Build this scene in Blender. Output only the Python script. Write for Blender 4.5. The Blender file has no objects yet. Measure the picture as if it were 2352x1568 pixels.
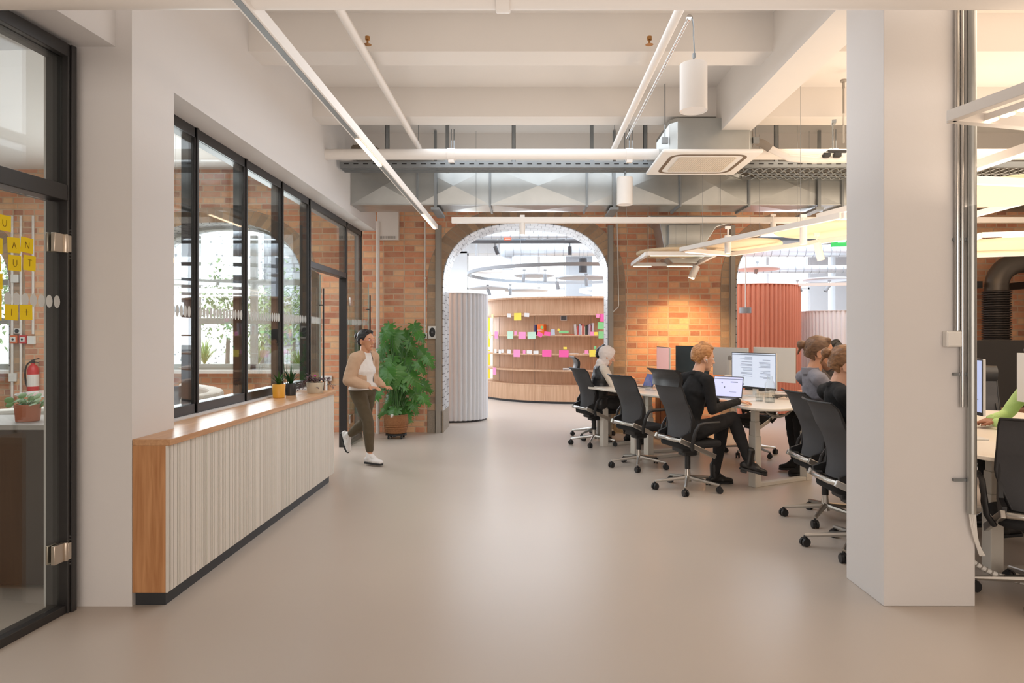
import bpy, bmesh, math, random
from mathutils import Vector, Matrix, noise
random.seed(7)
C = bpy.context.scene
COL = C.collection
PI = math.pi
# ---------------------------------------------------------------- camera
cd = bpy.data.cameras.new('camera'); cam = bpy.data.objects.new('camera', cd); COL.objects.link(cam)
cam.location = (0, 0, 1.5); cam.rotation_euler = (PI/2, 0, 0)
cd.sensor_width = 36; cd.lens = 24.0; cd.shift_x = -33/2352; cd.shift_y = -17/2352
cd.clip_start = 0.05; cd.clip_end = 200
C.camera = cam
# ---------------------------------------------------------------- world, lights, exposure
C.view_settings.view_transform = 'Standard'; C.view_settings.look = 'None'
C.view_settings.gamma = 1; C.view_settings.use_curve_mapping = False
C.view_settings.exposure = 0.52
w = bpy.data.worlds.new('sky'); C.world = w; w.use_nodes = True
bg = w.node_tree.nodes['Background']; bg.inputs[0].default_value = (0.93, 0.96, 1.0, 1); bg.inputs[1].default_value = 1.9

def area_light(name, loc, rot, sx, sy, power, col=(1, 1, 1), parent=None):
    l = bpy.data.lights.new(name, 'AREA'); l.shape = 'RECTANGLE'; l.size = sx; l.size_y = sy
    l.energy = power; l.color = col
    o = bpy.data.objects.new(name, l); COL.objects.link(o); o.location = loc; o.rotation_euler = rot
    if parent: o.parent = parent
    return o
def spot_light(name, loc, target, power, ang, col, blend=0.8, parent=None, size=0.03):
    l = bpy.data.lights.new(name, 'SPOT'); l.energy = power; l.color = col
    l.spot_size = math.radians(ang); l.spot_blend = blend; l.shadow_soft_size = size
    o = bpy.data.objects.new(name, l); COL.objects.link(o); o.location = loc
    o.rotation_euler = (Vector(target)-Vector(loc)).to_track_quat('-Z', 'Y').to_euler()
    if parent: o.parent = parent
    return o
WARM = (1, .78, .56)
# unseen warm fill added behind the camera; daylight from the far room windows
area_light('rear_window_light', (0.5, -4.6, 1.9), (math.radians(88), 0, 0), 9, 3, 165, (1, .885, .78))
area_light('far_window_light', (2, 18.6, 2.4), (math.radians(-90), 0, 0), 12, 2.4, 460, (.84, .92, 1))
area_light('meeting_window_light', (-4.7, 10.3, 2.0), (math.radians(-90), 0, 0), 2.4, 2.0, 90, (.92, .96, 1))
area_light('meeting_ceiling_light', (-5.2, 6.5, 3.6), (0, 0, 0), 4, 5, 120, (.97, .98, 1))
area_light('front_room_light', (0.2, 6.6, 3.6), (0, 0, 0), 2.6, 5, 54, (.84, .92, 1))
area_light('uplight', (0.0, 5.6, 2.3), (PI, 0, 0), 3.0, 6.5, 24, (1, .95, .90))  # unseen upward panel added to lighten the ceiling like bounced light
area_light('desk_light', (4.8, 5.6, 3.6), (0, 0, 0), 4.0, 6, 105, (1, .84, .66))
area_light('desk_uplight', (4.6, 5.8, 2.2), (PI, 0, 0), 4.4, 7, 145, (1, .81, .63))  # unseen warm fill added to brighten the ceiling over the desks
area_light('far_room_light', (2, 14.6, 3.5), (0, 0, 0), 12, 6.4, 600, (.82, .91, 1))
sun = bpy.data.lights.new('sun', 'SUN'); sun.energy = 3.5; sun.angle = .1
so = bpy.data.objects.new('sun', sun); COL.objects.link(so); so.rotation_euler = (math.radians(35), math.radians(-40), 0)

# ---------------------------------------------------------------- helpers
def at(px, py, D): return Vector(((px-1209)*D/1568, D, 1.5-(py-767)*D/1568))
def lin(c):
    c = c/255
    return c/12.92 if c <= .04045 else ((c+.055)/1.055)**2.4
def rgb(r, g, b): return (lin(r), lin(g), lin(b), 1)
class MB:
    def __init__(s): s.v = []; s.f = []; s.uv = None; s.mi = []; s.cur = 0
    def add(s, vs, fs):
        n = len(s.v); s.v += [tuple(v) for v in vs]; s.f += [tuple(i+n for i in f) for f in fs]; s.mi += [s.cur]*len(fs); return s
    def mat(s, i): s.cur = i; return s
    def box(s, x0, x1, y0, y1, z0, z1, M=None):
        vs = [Vector((x, y, z)) for x in (x0, x1) for y in (y0, y1) for z in (z0, z1)]
        if M: vs = [M @ v for v in vs]
        return s.add(vs, [(0, 1, 3, 2), (4, 6, 7, 5), (0, 4, 5, 1), (2, 3, 7, 6), (0, 2, 6, 4), (1, 5, 7, 3)])
    def bar(s, p0, p1, w, h, up=(0, 0, 1)):
        p0 = Vector(p0); p1 = Vector(p1); d = (p1-p0).normalized(); u = Vector(up)
        if abs(d.dot(u)) > .99: u = Vector((0, 1, 0))
        sd = d.cross(u).normalized(); u = sd.cross(d)
        vs = []
        for p in (p0, p1):
            for a, b in ((-1, -1), (1, -1), (1, 1), (-1, 1)): vs.append(p+sd*a*w/2+u*b*h/2)
        return s.add(vs, [(0, 3, 2, 1), (4, 5, 6, 7), (0, 1, 5, 4), (1, 2, 6, 5), (2, 3, 7, 6), (3, 0, 4, 7)])
    def tube(s, pts, r, n=10, caps=True, flat=1.0):
        pts = [Vector(p) for p in pts]; rs = r if isinstance(r, (list, tuple)) else [r]*len(pts)
        base = len(s.v); prev = None; vs = []
        for i, p in enumerate(pts):
            d = (pts[min(i+1, len(pts)-1)]-pts[max(i-1, 0)])
            d = d.normalized() if d.length > 1e-9 else Vector((0, 0, 1))
            if prev is None:
                a = Vector((0, 0, 1)) if abs(d.z) < .9 else Vector((1, 0, 0))
            else: a = prev
            u = (a-d*a.dot(d)).normalized(); prev = u; v = d.cross(u)
            for k in range(n):
                t = 2*PI*k/n; vs.append(p+(u*math.cos(t)*flat+v*math.sin(t))*rs[i])
        fs = []
        for i in range(len(pts)-1):
            for k in range(n):
                a = i*n+k; b = i*n+(k+1) % n; fs.append((a, b, b+n, a+n))
        if caps: fs += [tuple(reversed(range(n))), tuple(range((len(pts)-1)*n, len(pts)*n))]
        return s.add(vs, fs)
    def lathe(s, prof, o=(0, 0, 0), n=24, M=None):
        vs = []; o = Vector(o)
        for r, z in prof:
            for k in range(n):
                t = 2*PI*k/n; p = Vector((r*math.cos(t), r*math.sin(t), z))
                vs.append(o+(M @ p if M else p))
        fs = []
        for i in range(len(prof)-1):
            for k in range(n):
                a = i*n+k; b = i*n+(k+1) % n; fs.append((a, b, b+n, a+n))
        if len(prof) == 2 and prof[0][1] == prof[1][1]: return s.add(vs, fs)
        if prof[0][0] > 1e-6: fs.append(tuple(reversed(range(n))))
        if prof[-1][0] > 1e-6: fs.append(tuple(range((len(prof)-1)*n, len(prof)*n)))
        return s.add(vs, fs)
    def prism(s, poly, z0, z1, M=None):
        n = len(poly); vs = [Vector((x, y, z0)) for x, y in poly]+[Vector((x, y, z1)) for x, y in poly]
        if M: vs = [M @ v for v in vs]
        fs = [tuple(reversed(range(n))), tuple(range(n, 2*n))]+[(i, (i+1) % n, (i+1) % n+n, i+n) for i in range(n)]
        return s.add(vs, fs)
    def ball(s, c, rx, ry=None, rz=None, n=16, m=10, M=None):
        ry = ry or rx; rz = rz or rx; c = Vector(c)
        vs = []; fs = []
        for i in range(m+1):
            ph = PI*i/m
            for k in range(n):
                t = 2*PI*k/n; p = Vector((rx*math.sin(ph)*math.cos(t), ry*math.sin(ph)*math.sin(t), -rz*math.cos(ph)))
                vs.append(c+(M @ p if M else p))
        for i in range(m):
            for k in range(n):
                a = i*n+k; b = i*n+(k+1) % n; fs.append((a, b, b+n, a+n))
        return s.add(vs, fs)
    def build(s, name, m, parent=None, smooth=None, bevel=0, loc=None, rot=None):
        me = bpy.data.meshes.new(name); me.from_pydata(s.v, [], s.f); me.validate(); 
        ms = m if isinstance(m, (list, tuple)) else [m]
        for x in ms: me.materials.append(x)
        if len(ms) > 1:
            for p, i in zip(me.polygons, s.mi): p.material_index = i
        b = bmesh.new(); b.from_mesh(me); bmesh.ops.recalc_face_normals(b, faces=b.faces); b.to_mesh(me); b.free()
        if smooth is not None:
            me.shade_smooth(); me.set_sharp_from_angle(angle=math.radians(smooth))
        o = bpy.data.objects.new(name, me); COL.objects.link(o)
        if parent: o.parent = parent
        if loc is not None: o.location = loc
        if rot is not None: o.rotation_euler = rot
        if bevel:
            bm = o.modifiers.new('bevel', 'BEVEL'); bm.width = bevel; bm.segments = 2; bm.limit_method = 'ANGLE'
        return o
def tag(o, label=None, cat=None, group=None, kind=None):
    if label: o['label'] = label
    if cat: o['category'] = cat
    if group: o['group'] = group
    if kind: o['kind'] = kind
    return o
def root(name, loc=(0, 0, 0), rz=0, label=None, cat=None, group=None, kind=None):
    o = bpy.data.objects.new(name, None); COL.objects.link(o); o.location = loc; o.rotation_euler = (0, 0, rz)
    o.empty_display_size = .1
    return tag(o, label, cat, group, kind)
def struct(mb, name, m, parent=None, **k):
    o = mb.build(name, m, parent, **k)
    if not parent: o['kind'] = 'structure'
    return o
KIDS = {}
def copy_tree(o, parent=None):
    c = o.copy(); COL.objects.link(c); c.parent = parent
    for ch in list(o.children): copy_tree(ch, c)
    return c
def bez(p0, p1, p2, p3, n=12):
    p0, p1, p2, p3 = map(Vector, (p0, p1, p2, p3)); r = []
    for i in range(n+1):
        t = i/n; u = 1-t; r.append(p0*u**3+p1*3*u*u*t+p2*3*u*t*t+p3*t**3)
    return r

# ---------------------------------------------------------------- materials
def nm(name):
    m = bpy.data.materials.new(name); m.use_nodes = True; nt = m.node_tree
    return m, nt, nt.nodes['Principled BSDF']
def N(nt, t, **k):
    n = nt.nodes.new(t)
    for a, b in k.items(): setattr(n, a, b)
    return n
def plain(name, col, rough=.5, metal=0, var=.06, scale=6, bump=0, bscale=60, spec=None, coat=0, sheen=0, trans=0, emit=None, es=0):
    m, nt, b = nm(name); L = nt.links.new
    tc = N(nt, 'ShaderNodeTexCoord'); nz = N(nt, 'ShaderNodeTexNoise'); nz.inputs['Scale'].default_value = scale; nz.inputs['Detail'].default_value = 4
    L(tc.outputs['Object'], nz.inputs['Vector'])
    mx = N(nt, 'ShaderNodeMix', data_type='RGBA'); mx.inputs[6].default_value = tuple(x*(1-var) for x in col[:3])+(1,)
    mx.inputs[7].default_value = tuple(min(1, x*(1+var)) for x in col[:3])+(1,)
    L(nz.outputs['Fac'], mx.inputs[0]); L(mx.outputs[2], b.inputs['Base Color'])
    b.inputs['Roughness'].default_value = rough; b.inputs['Metallic'].default_value = metal
    if spec is not None: b.inputs['Specular IOR Level'].default_value = spec
    if coat: b.inputs['Coat Weight'].default_value = coat
    if sheen: b.inputs['Sheen Weight'].default_value = sheen
    if trans: b.inputs['Transmission Weight'].default_value = trans
    if emit: b.inputs['Emission Color'].default_value = emit; b.inputs['Emission Strength'].default_value = es
    if bump:
        n2 = N(nt, 'ShaderNodeTexNoise'); n2.inputs['Scale'].default_value = bscale; n2.inputs['Detail'].default_value = 3
        L(tc.outputs['Object'], n2.inputs['Vector']); bp = N(nt, 'ShaderNodeBump'); bp.inputs['Strength'].default_value = bump
        bp.inputs['Distance'].default_value = .01
        L(n2.outputs['Fac'], bp.inputs['Height']); L(bp.outputs['Normal'], b.inputs['Normal'])
    return m
def glass(name, tint=(1, 1, 1, 1), f=1.5, rough=0.0):
    m, nt, b = nm(name); L = nt.links.new; nt.nodes.remove(b); out = nt.nodes['Material Output']
    tr = N(nt, 'ShaderNodeBsdfTransparent'); tr.inputs[0].default_value = tint
    gl = N(nt, 'ShaderNodeBsdfGlossy'); gl.inputs['Roughness'].default_value = rough
    ge = N(nt, 'ShaderNodeNewGeometry'); dp = N(nt, 'ShaderNodeVectorMath', operation='DOT_PRODUCT'); L(ge.outputs['Incoming'], dp.inputs[0]); L(ge.outputs['Normal'], dp.inputs[1])
    ab = N(nt, 'ShaderNodeMath', operation='ABSOLUTE'); L(dp.outputs['Value'], ab.inputs[0])
    iv = N(nt, 'ShaderNodeMath', operation='SUBTRACT'); iv.inputs[0].default_value = 1; L(ab.outputs[0], iv.inputs[1])
    pw = N(nt, 'ShaderNodeMath', operation='POWER'); pw.inputs[1].default_value = 5; L(iv.outputs[0], pw.inputs[0])
    r0 = ((f-1)/(f+1))**2
    fr = N(nt, 'ShaderNodeMath', operation='MULTIPLY_ADD'); fr.inputs[1].default_value = 1-r0; fr.inputs[2].default_value = r0; L(pw.outputs[0], fr.inputs[0])
    mx = N(nt, 'ShaderNodeMixShader'); L(fr.outputs[0], mx.inputs[0]); L(tr.outputs[0], mx.inputs[1]); L(gl.outputs[0], mx.inputs[2]); L(mx.outputs[0], out.inputs[0])
    return m
def wood(name, c1, c2, rough=.45, axis='Z', sc=1):
    m, nt, b = nm(name); L = nt.links.new
    tc = N(nt, 'ShaderNodeTexCoord'); mp = N(nt, 'ShaderNodeMapping')
    s = {'Z': (22, 22, 1.2), 'Y': (22, 1.2, 22), 'X': (1.2, 22, 22)}[axis]
    mp.inputs['Scale'].default_value = tuple(x*sc for x in s)
    L(tc.outputs['Object'], mp.inputs['Vector'])
    nz = N(nt, 'ShaderNodeTexNoise'); nz.inputs['Scale'].default_value = 2.2; nz.inputs['Detail'].default_value = 6; nz.inputs['Distortion'].default_value = .6
    L(mp.outputs[0], nz.inputs['Vector'])
    cr = N(nt, 'ShaderNodeValToRGB'); cr.color_ramp.elements[0].position = .3; cr.color_ramp.elements[0].color = c1
    cr.color_ramp.elements[1].position = .72; cr.color_ramp.elements[1].color = c2
    L(nz.outputs['Fac'], cr.inputs[0]); L(cr.outputs[0], b.inputs['Base Color']); b.inputs['Roughness'].default_value = rough
    return m
def brick(name, cols, mortar, bw=.31, rh=.092, ms=.011, use_uv=False, rough=.85, offs=.5, grime=.35, bump=.6, swap='XZ', freq=2):
    m, nt, b = nm(name); L = nt.links.new
    tc = N(nt, 'ShaderNodeTexCoord')
    if use_uv: vec = tc.outputs['UV']
    else:
        sp = N(nt, 'ShaderNodeSeparateXYZ'); cb = N(nt, 'ShaderNodeCombineXYZ'); L(tc.outputs['Object'], sp.inputs[0])
        L(sp.outputs[swap[0]], cb.inputs[0]); L(sp.outputs[swap[1]], cb.inputs[1]); vec = cb.outputs[0]
    # wobble the courses slightly
    nz0 = N(nt, 'ShaderNodeTexNoise'); nz0.inputs['Scale'].default_value = 7; L(vec, nz0.inputs['Vector'])
    vm = N(nt, 'ShaderNodeVectorMath', operation='MULTIPLY_ADD'); vm.inputs[1].default_value = (.016, .010, 0)
    L(nz0.outputs['Color'], vm.inputs[0]); L(vec, vm.inputs[2])
    bt = N(nt, 'ShaderNodeTexBrick'); bt.offset = offs; bt.offset_frequency = freq; bt.squash = .52 if not use_uv else 1; bt.squash_frequency = 2
    bt.inputs['Scale'].default_value = 1; bt.inputs['Brick Width'].default_value = bw; bt.inputs['Row Height'].default_value = rh
    bt.inputs['Mortar Size'].default_value = ms; bt.inputs['Mortar Smooth'].default_value = .3
    bt.inputs['Color1'].default_value = (0, 0, 0, 1); bt.inputs['Color2'].default_value = (1, 1, 1, 1); bt.inputs['Mortar'].default_value = (.5, .5, .5, 1)
    L(vm.outputs[0], bt.inputs['Vector'])
    cr = N(nt, 'ShaderNodeValToRGB'); els = cr.color_ramp.elements; n = len(cols)
    cr.color_ramp.interpolation = 'LINEAR'
    while len(els) < n: els.new(.5)
    for i, c in enumerate(cols): els[i].position = i/(n-1); els[i].color = c
    L(bt.outputs['Color'], cr.inputs[0])
    nz = N(nt, 'ShaderNodeTexNoise'); nz.inputs['Scale'].default_value = 14; nz.inputs['Detail'].default_value = 6; L(vec, nz.inputs['Vector'])
    m1 = N(nt, 'ShaderNodeMix', data_type='RGBA', blend_type='OVERLAY'); m1.inputs[0].default_value = grime
    L(cr.outputs[0], m1.inputs[6]); L(nz.outputs['Color'], m1.inputs[7])
    hs = N(nt, 'ShaderNodeHueSaturation'); hs.inputs['Saturation'].default_value = .0; L(nz.outputs['Color'], hs.inputs['Color']); L(hs.outputs[0], m1.inputs[7])
    # patches where mortar smears over the bricks
    nb = N(nt, 'ShaderNodeTexNoise'); nb.inputs['Scale'].default_value = 3.1; nb.inputs['Detail'].default_value = 7; nb.inputs['Roughness'].default_value = .65; L(vec, nb.inputs['Vector'])
    pr = N(nt, 'ShaderNodeMapRange'); pr.inputs[1].default_value = .46; pr.inputs[2].default_value = .74; pr.inputs[4].default_value = .62; L(nb.outputs['Fac'], pr.inputs[0])
    m2 = N(nt, 'ShaderNodeMix', data_type='RGBA'); L(pr.outputs[0], m2.inputs[0]); L(m1.outputs[2], m2.inputs[6]); m2.inputs[7].default_value = mortar
    m3 = N(nt, 'ShaderNodeMix', data_type='RGBA'); L(bt.outputs['Fac'], m3.inputs[0]); L(m2.outputs[2], m3.inputs[6]); m3.inputs[7].default_value = mortar
    L(m3.outputs[2], b.inputs['Base Color']); b.inputs['Roughness'].default_value = rough
    ad = N(nt, 'ShaderNodeMath', operation='MULTIPLY_ADD'); ad.inputs[1].default_value = -1.0; L(bt.outputs['Fac'], ad.inputs[0])
    mu = N(nt, 'ShaderNodeMath', operation='MULTIPLY'); mu.inputs[1].default_value = .5; L(nz.outputs['Fac'], mu.inputs[0]); L(mu.outputs[0], ad.inputs[2])
    bp = N(nt, 'ShaderNodeBump'); bp.inputs['Strength'].default_value = bump; bp.inputs['Distance'].default_value = .012
    L(ad.outputs[0], bp.inputs['Height']); L(bp.outputs['Normal'], b.inputs['Normal'])
    return m

WALL = plain('white_plaster', rgb(223, 220, 219), .9, var=.02, scale=2, bump=.05, bscale=40)
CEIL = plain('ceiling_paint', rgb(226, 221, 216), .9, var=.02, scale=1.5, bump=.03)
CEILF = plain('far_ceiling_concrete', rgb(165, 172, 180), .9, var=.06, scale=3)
FLOOR = plain('poured_resin_floor', rgb(190, 178, 167), .31, var=.045, scale=.9, spec=.35)
BRICK = brick('red_brick', [rgb(168, 114, 92), rgb(214, 148, 114), rgb(222, 156, 120), rgb(232, 184, 142), rgb(216, 150, 116), rgb(206, 138, 106), rgb(178, 122, 98)], rgb(208, 178, 150))
RING = brick('arch_brick', [rgb(148, 124, 104), rgb(170, 144, 120), rgb(190, 156, 124), rgb(160, 132, 110)], rgb(166, 150, 132), bw=.10, rh=.25, ms=.005, use_uv=True, grime=.3)
GLAZED = brick('glazed_white_brick', [rgb(186, 188, 190), rgb(206, 208, 210), rgb(196, 198, 202), rgb(214, 214, 214)], rgb(70, 70, 74), bw=.12, rh=.245, ms=.007, use_uv=True, rough=.35, grime=.12, bump=.3)
BLACK = plain('black_frame', rgb(44, 42, 42), .4, var=.03)
STEEL = plain('grey_painted_steel', rgb(158, 152, 144), .5, var=.03)
GALV = plain('galvanised_sheet', rgb(176, 178, 176), .33, metal=.85, var=.12, scale=5, bump=.05, bscale=12)
GALV2 = plain('galvanised_dark', rgb(140, 144, 146), .45, metal=.7, var=.12, scale=9)
CHROME = plain('polished_aluminium', rgb(205, 203, 200), .18, metal=1, var=.02)
WPAINT = plain('white_powder_coat', rgb(228, 222, 216), .45, var=.01)
WPLAST = plain('white_plastic', rgb(232, 230, 226), .4, var=.01)
GLASS = glass('window_glass', (.93, .96, .95, 1), 1.62)
CGLASS = glass('clear_glass', (.97, .98, .98, 1), 1.5)
OAK = wood('oak_veneer', rgb(176, 120, 74), rgb(206, 152, 104), .42, 'Z')
OAKY = wood('oak_top', rgb(186, 138, 98), rgb(212, 166, 124), .33, 'Y')
BEECH = wood('pale_oak', rgb(190, 150, 118), rgb(214, 178, 146), .5, 'Z', .6)
DARKP = plain('charcoal_plinth', rgb(48, 50, 54), .5)
CREAM = plain('cream_batten', rgb(222, 216, 208), .6, var=.02)
GROOVE = plain('groove_grey', rgb(140, 134, 128), .8)
FELT = plain('beige_acoustic_felt', rgb(222, 200, 168), .95, var=.03, scale=30, bump=.1, bscale=200)
FELTG = plain('grey_acoustic_felt', rgb(196, 200, 204), .95, var=.03)
BLACKP = plain('black_plastic', rgb(34, 34, 36), .5, var=.04)
MESHB = plain('black_mesh_fabric', rgb(70, 70, 73), .8, var=.05, scale=40, bump=.15, bscale=300)
GREYFL = plain('grey_fluted_felt', rgb(224, 226, 230), .9, var=.02)
REDFL = plain('terracotta_fluted_felt', rgb(208, 132, 106), .9, var=.03)
WHFL = plain('white_fluted_felt', rgb(242, 242, 244), .9, var=.02)
def hairmat(name, c1, c2):
    m, nt, b = nm(name); L = nt.links.new
    tc = N(nt, 'ShaderNodeTexCoord'); mp = N(nt, 'ShaderNodeMapping'); mp.inputs['Scale'].default_value = (9, 70, 70); mp.inputs['Rotation'].default_value = (.1, .5, .1)
    L(tc.outputs['Object'], mp.inputs[0]); nz = N(nt, 'ShaderNodeTexNoise'); nz.inputs['Scale'].default_value = 1; nz.inputs['Detail'].default_value = 5; L(mp.outputs[0], nz.inputs['Vector'])
    cr = N(nt, 'ShaderNodeValToRGB'); cr.color_ramp.elements[0].position = .35; cr.color_ramp.elements[0].color = c1; cr.color_ramp.elements[1].position = .68; cr.color_ramp.elements[1].color = c2
    L(nz.outputs['Fac'], cr.inputs[0]); L(cr.outputs[0], b.inputs['Base Color']); b.inputs['Roughness'].default_value = .45
    bp = N(nt, 'ShaderNodeBump'); bp.inputs['Strength'].default_value = .25; bp.inputs['Distance'].default_value = .003; L(nz.outputs['Fac'], bp.inputs['Height']); L(bp.outputs['Normal'], b.inputs['Normal'])
    return m
def emis(name, col, s):
    m, nt, b = nm(name); b.inputs['Base Color'].default_value = col; b.inputs['Emission Color'].default_value = col; b.inputs['Emission Strength'].default_value = s
    return m
LIT = emis('warm_led', (1, .74, .50, 1), 5)
LITS = emis('soft_led', (1, .86, .70, 1), 1.6)
# ================================================================ SETTING
YB, YB2 = 10.41, 11.15
m = MB(); m.box(-12, 12, -5, 11.15, -.1, 0); m.box(-3.2, 13, 11.15, 19.3, -.1, 0); struct(m, 'floor', FLOOR)
m = MB(); m.box(-12, 12, -5, 10.41, 4.01, 4.15); struct(m, 'ceiling', CEIL)
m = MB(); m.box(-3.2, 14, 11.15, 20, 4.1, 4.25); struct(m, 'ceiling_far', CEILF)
for i, y in enumerate((-1.06, .54, 2.14, 3.74, 5.34, 6.94, 8.54, 9.9)):
    m = MB(); m.box(-2.3, 11, y, y+.28, 3.71, 4.02); struct(m, 'trim_%d' % (i+1), CEIL)
m = MB(); m.box(1.93, 2.23, -2, 7.2, 3.517, 4.02); struct(m, 'trim_11', CEIL)
m = MB()
M = Matrix.Translation((-2.265, 3.763, 0)) @ Matrix.Rotation(math.radians(-4.6), 4, 'Z')
m.box(-1.2, 0, -3.5, 0.0, 3.084, 4.02, M); struct(m, 'trim_12', WALL)
# pilaster and left wall over the glazing
m = MB(); m.box(-2.66, -2.174, 3.763, 4.21, 0, 4.02); struct(m, 'wall_left_pier', WALL)
m = MB(); m.box(-2.56, -2.174, 4.21, 9.86, 2.99, 4.02); struct(m, 'wall_left_lintel', WALL)
m = MB(); m.box(-2.50, -2.34, 4.21, 7.5, 0, .93); struct(m, 'wall_left_low', WALL)
m = MB(); m.box(-12, 12, -5.2, -5, 0, 4.15); struct(m, 'wall_rear_blocker', WALL)  # unseen windowless wall added to block sky light from behind the camera
m = MB(); m.box(11, 11.2, -5, 10.4, 0, 4.15); struct(m, 'wall_right_blocker', WALL)  # unseen side wall added to keep sky light out at the right
m = MB(); m.box(-12.2, -12, -5, 3, 0, 4.15); struct(m, 'wall_left_rear', WALL)
# free standing column
m = MB(); m.box(1.970, 2.474, 3.763, 4.203, 0, 4.02); struct(m, 'wall_column', WALL, bevel=.004)

# brick wall with arches
def arch_pts(cx, hw, zs, zt, n=28, e=2.5):
    r = []
    for i in range(n+1):
        a = PI*i/n; c, s = math.cos(PI-a), math.sin(a)
        r.append((cx+hw*math.copysign(abs(c)**(2/e), c), zs+(zt-zs)*abs(s)**(2/e)))
    return r
ARCH = [(-9.15, 1.28, 2.15, 3.2, .93), (-4.72, 1.32, 2.15, 3.2, .93), (0.0, 1.28, 2.2, 3.2, 0), (4.47, 1.28, 2.2, 3.2, 0)]
m = MB(); x = -12
ZT = 4.15
for cx, hw, zs, zt, sill in ARCH:
    m.box(x, cx-hw, YB, YB2, 0, ZT)
    P = arch_pts(cx, hw, zs, zt)
    for (xa, za), (xb, zb) in zip(P, P[1:]):
        if abs(xa-xb) < 1e-6: continue
        m.add([(xa, YB, za), (xb, YB, zb), (xb, YB, ZT), (xa, YB, ZT), (xa, YB2, za), (xb, YB2, zb), (xb, YB2, ZT), (xa, YB2, ZT)], [(0, 1, 2, 3), (4, 7, 6, 5)])
    if sill: m.box(cx-hw, cx+hw, YB+.25, YB2, 0, sill)
    x = cx+hw
m.box(x, 12, YB, YB2, 0, ZT)
struct(m, 'wall_back', BRICK)
def uv_strip(name, prof, uvs, faces, mat, extra=None):
    me = bpy.data.meshes.new(name); me.from_pydata([tuple(p) for p in prof], [], faces); me.materials.append(mat)
    ul = me.uv_layers.new(name='UVMap')
    for p in me.polygons:
        for li in p.loop_indices: ul.data[li].uv = uvs[me.loops[li].vertex_index]
    o = bpy.data.objects.new(name, me); COL.objects.link(o); return o
for k, (cx, hw, zs, zt, sill) in enumerate(ARCH):
    A = arch_pts(cx, hw, zs, zt, 40)
    line = [(cx-hw, sill+i*(zs-sill)/6) for i in range(6)]+A+[(cx+hw, sill+i*(zs-sill)/6) for i in range(5, -1, -1)]
    cum = [0]
    for a, b in zip(line, line[1:]): cum.append(cum[-1]+math.dist(a, b))
    # intrados lining: glazed bricks, 12 mm proud
    cc = (cx, zs*.6)
    def inn(p, d):
        vx, vz = cx-p[0], (zs-p[1] if p[1] > zs else 0); l = math.hypot(vx, vz) or 1
        return (p[0]+vx/l*d, p[1]+vz/l*d)
    vs = []; uv = []; fs = []
    for p, u in zip(line, cum):
        q = inn(p, .014)
        vs += [(q[0], YB-.012, q[1]), (q[0], YB2+.01, q[1]), (p[0], YB-.012, p[1])]; uv += [(u, 0), (u, .74), (u, .02)]
    for i in range(len(line)-1):
        a = i*3; fs += [(a, a+1, a+4, a+3), (a, a+3, a+5, a+2)]
    o = uv_strip('trim_%d' % (20+k), vs, uv, fs, GLAZED); o['kind'] = 'structure'
    # brown brick ring on the face
    vs = []; uv = []; fs = []
    for p, u in zip(line, cum):
        q = inn(p, -.23)
        if p[1] <= zs: q = (p[0]+(-.23 if p[0] < cx else .23), p[1])
        for y in (YB-.008, YB-.008):
            pass
        vs += [(p[0], YB-.008, p[1]), (q[0], YB-.008, q[1]), (q[0], YB+.01, q[1])]; uv += [(u, 0), (u, .25), (u, .26)]
    for i in range(len(line)-1):
        a = i*3; fs += [(a, a+3, a+4, a+1), (a+1, a+4, a+5, a+2)]
    o = uv_strip('trim_%d' % (30+k), vs, uv, fs, RING); o['kind'] = 'structure'
# granite plinth blocks at the arch feet
GRAN = plain('granite', rgb(150, 138, 124), .8, var=.3, scale=60)
m = MB(); m.box(-1.50, -1.262, YB-.02, YB2+.02, 0, .33); struct(m, 'trim_40', GRAN)
m = MB(); m.box(1.262, 1.50, YB-.02, YB2+.02, 0, .33); struct(m, 'trim_41', GRAN)
# steel posts at the arches
for i, (x0, x1) in enumerate(((-1.375, -1.30), (1.25, 1.315), (3.10, 3.17))):
    m = MB(); m.box(x0, x1, YB-.06, YB-.02, 0, 3.15); m.box(x0-.012, x1+.012, YB-.02, YB-.01, 0, 3.15); struct(m, 'trim_%d' % (50+i), STEEL)
# far room: window wall, columns
m = MB()
m.box(-3.2, 13, 19, 19.3, 0, 1.0); m.box(-3.2, 13, 19, 19.3, 3.75, 4.2)
for x in (-2.15, 7.9): m.box(x, x+.5, 19, 19.3, .9, 3.8)
m.box(8.6, 13, 19, 19.3, .9, 3.8)
struct(m, 'wall_far', plain('far_plaster', rgb(214, 218, 222), .9, var=.02))
m = MB(); m.box(13, 13.2, 11, 19.3, 0, 4.2); struct(m, 'wall_right', WALL)
m = MB(); m.box(-3.2, -3.0, 11.15, 19.3, 0, 4.2); struct(m, 'wall_far_left', WALL)
WF = plain('white_window_frame', rgb(220, 222, 224), .5)
k = 1
for x0, x1 in ((-2.98, -2.15), (-1.65, 1.35), (1.35, 4.4), (4.4, 7.9)):
    r = root('window_%d' % k, (x0, 19, 0), kind='structure'); k += 1; W = x1-x0
    m = MB()
    for i in range(4):
        xx = i*W/3; m.box(xx-.035, xx+.035, .05, .13, 1.0, 3.75)
    m.box(0, W, .05, .13, 1.0, 1.07); m.box(0, W, .05, .13, 3.68, 3.75); m.box(0, W, .05, .13, 2.75, 2.80)
    m.build('window_frame', WF, r)
    m = MB(); m.box(0, W, .085, .095, 1.0, 3.75); m.build('pane', CGLASS, r)
m = MB(); m.tube([(2.02, 17.6, 0), (2.02, 17.6, 4.1)], .33, 32); struct(m, 'wall_far_column', plain('far_column', rgb(200, 203, 207), .8), smooth=40)
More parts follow.
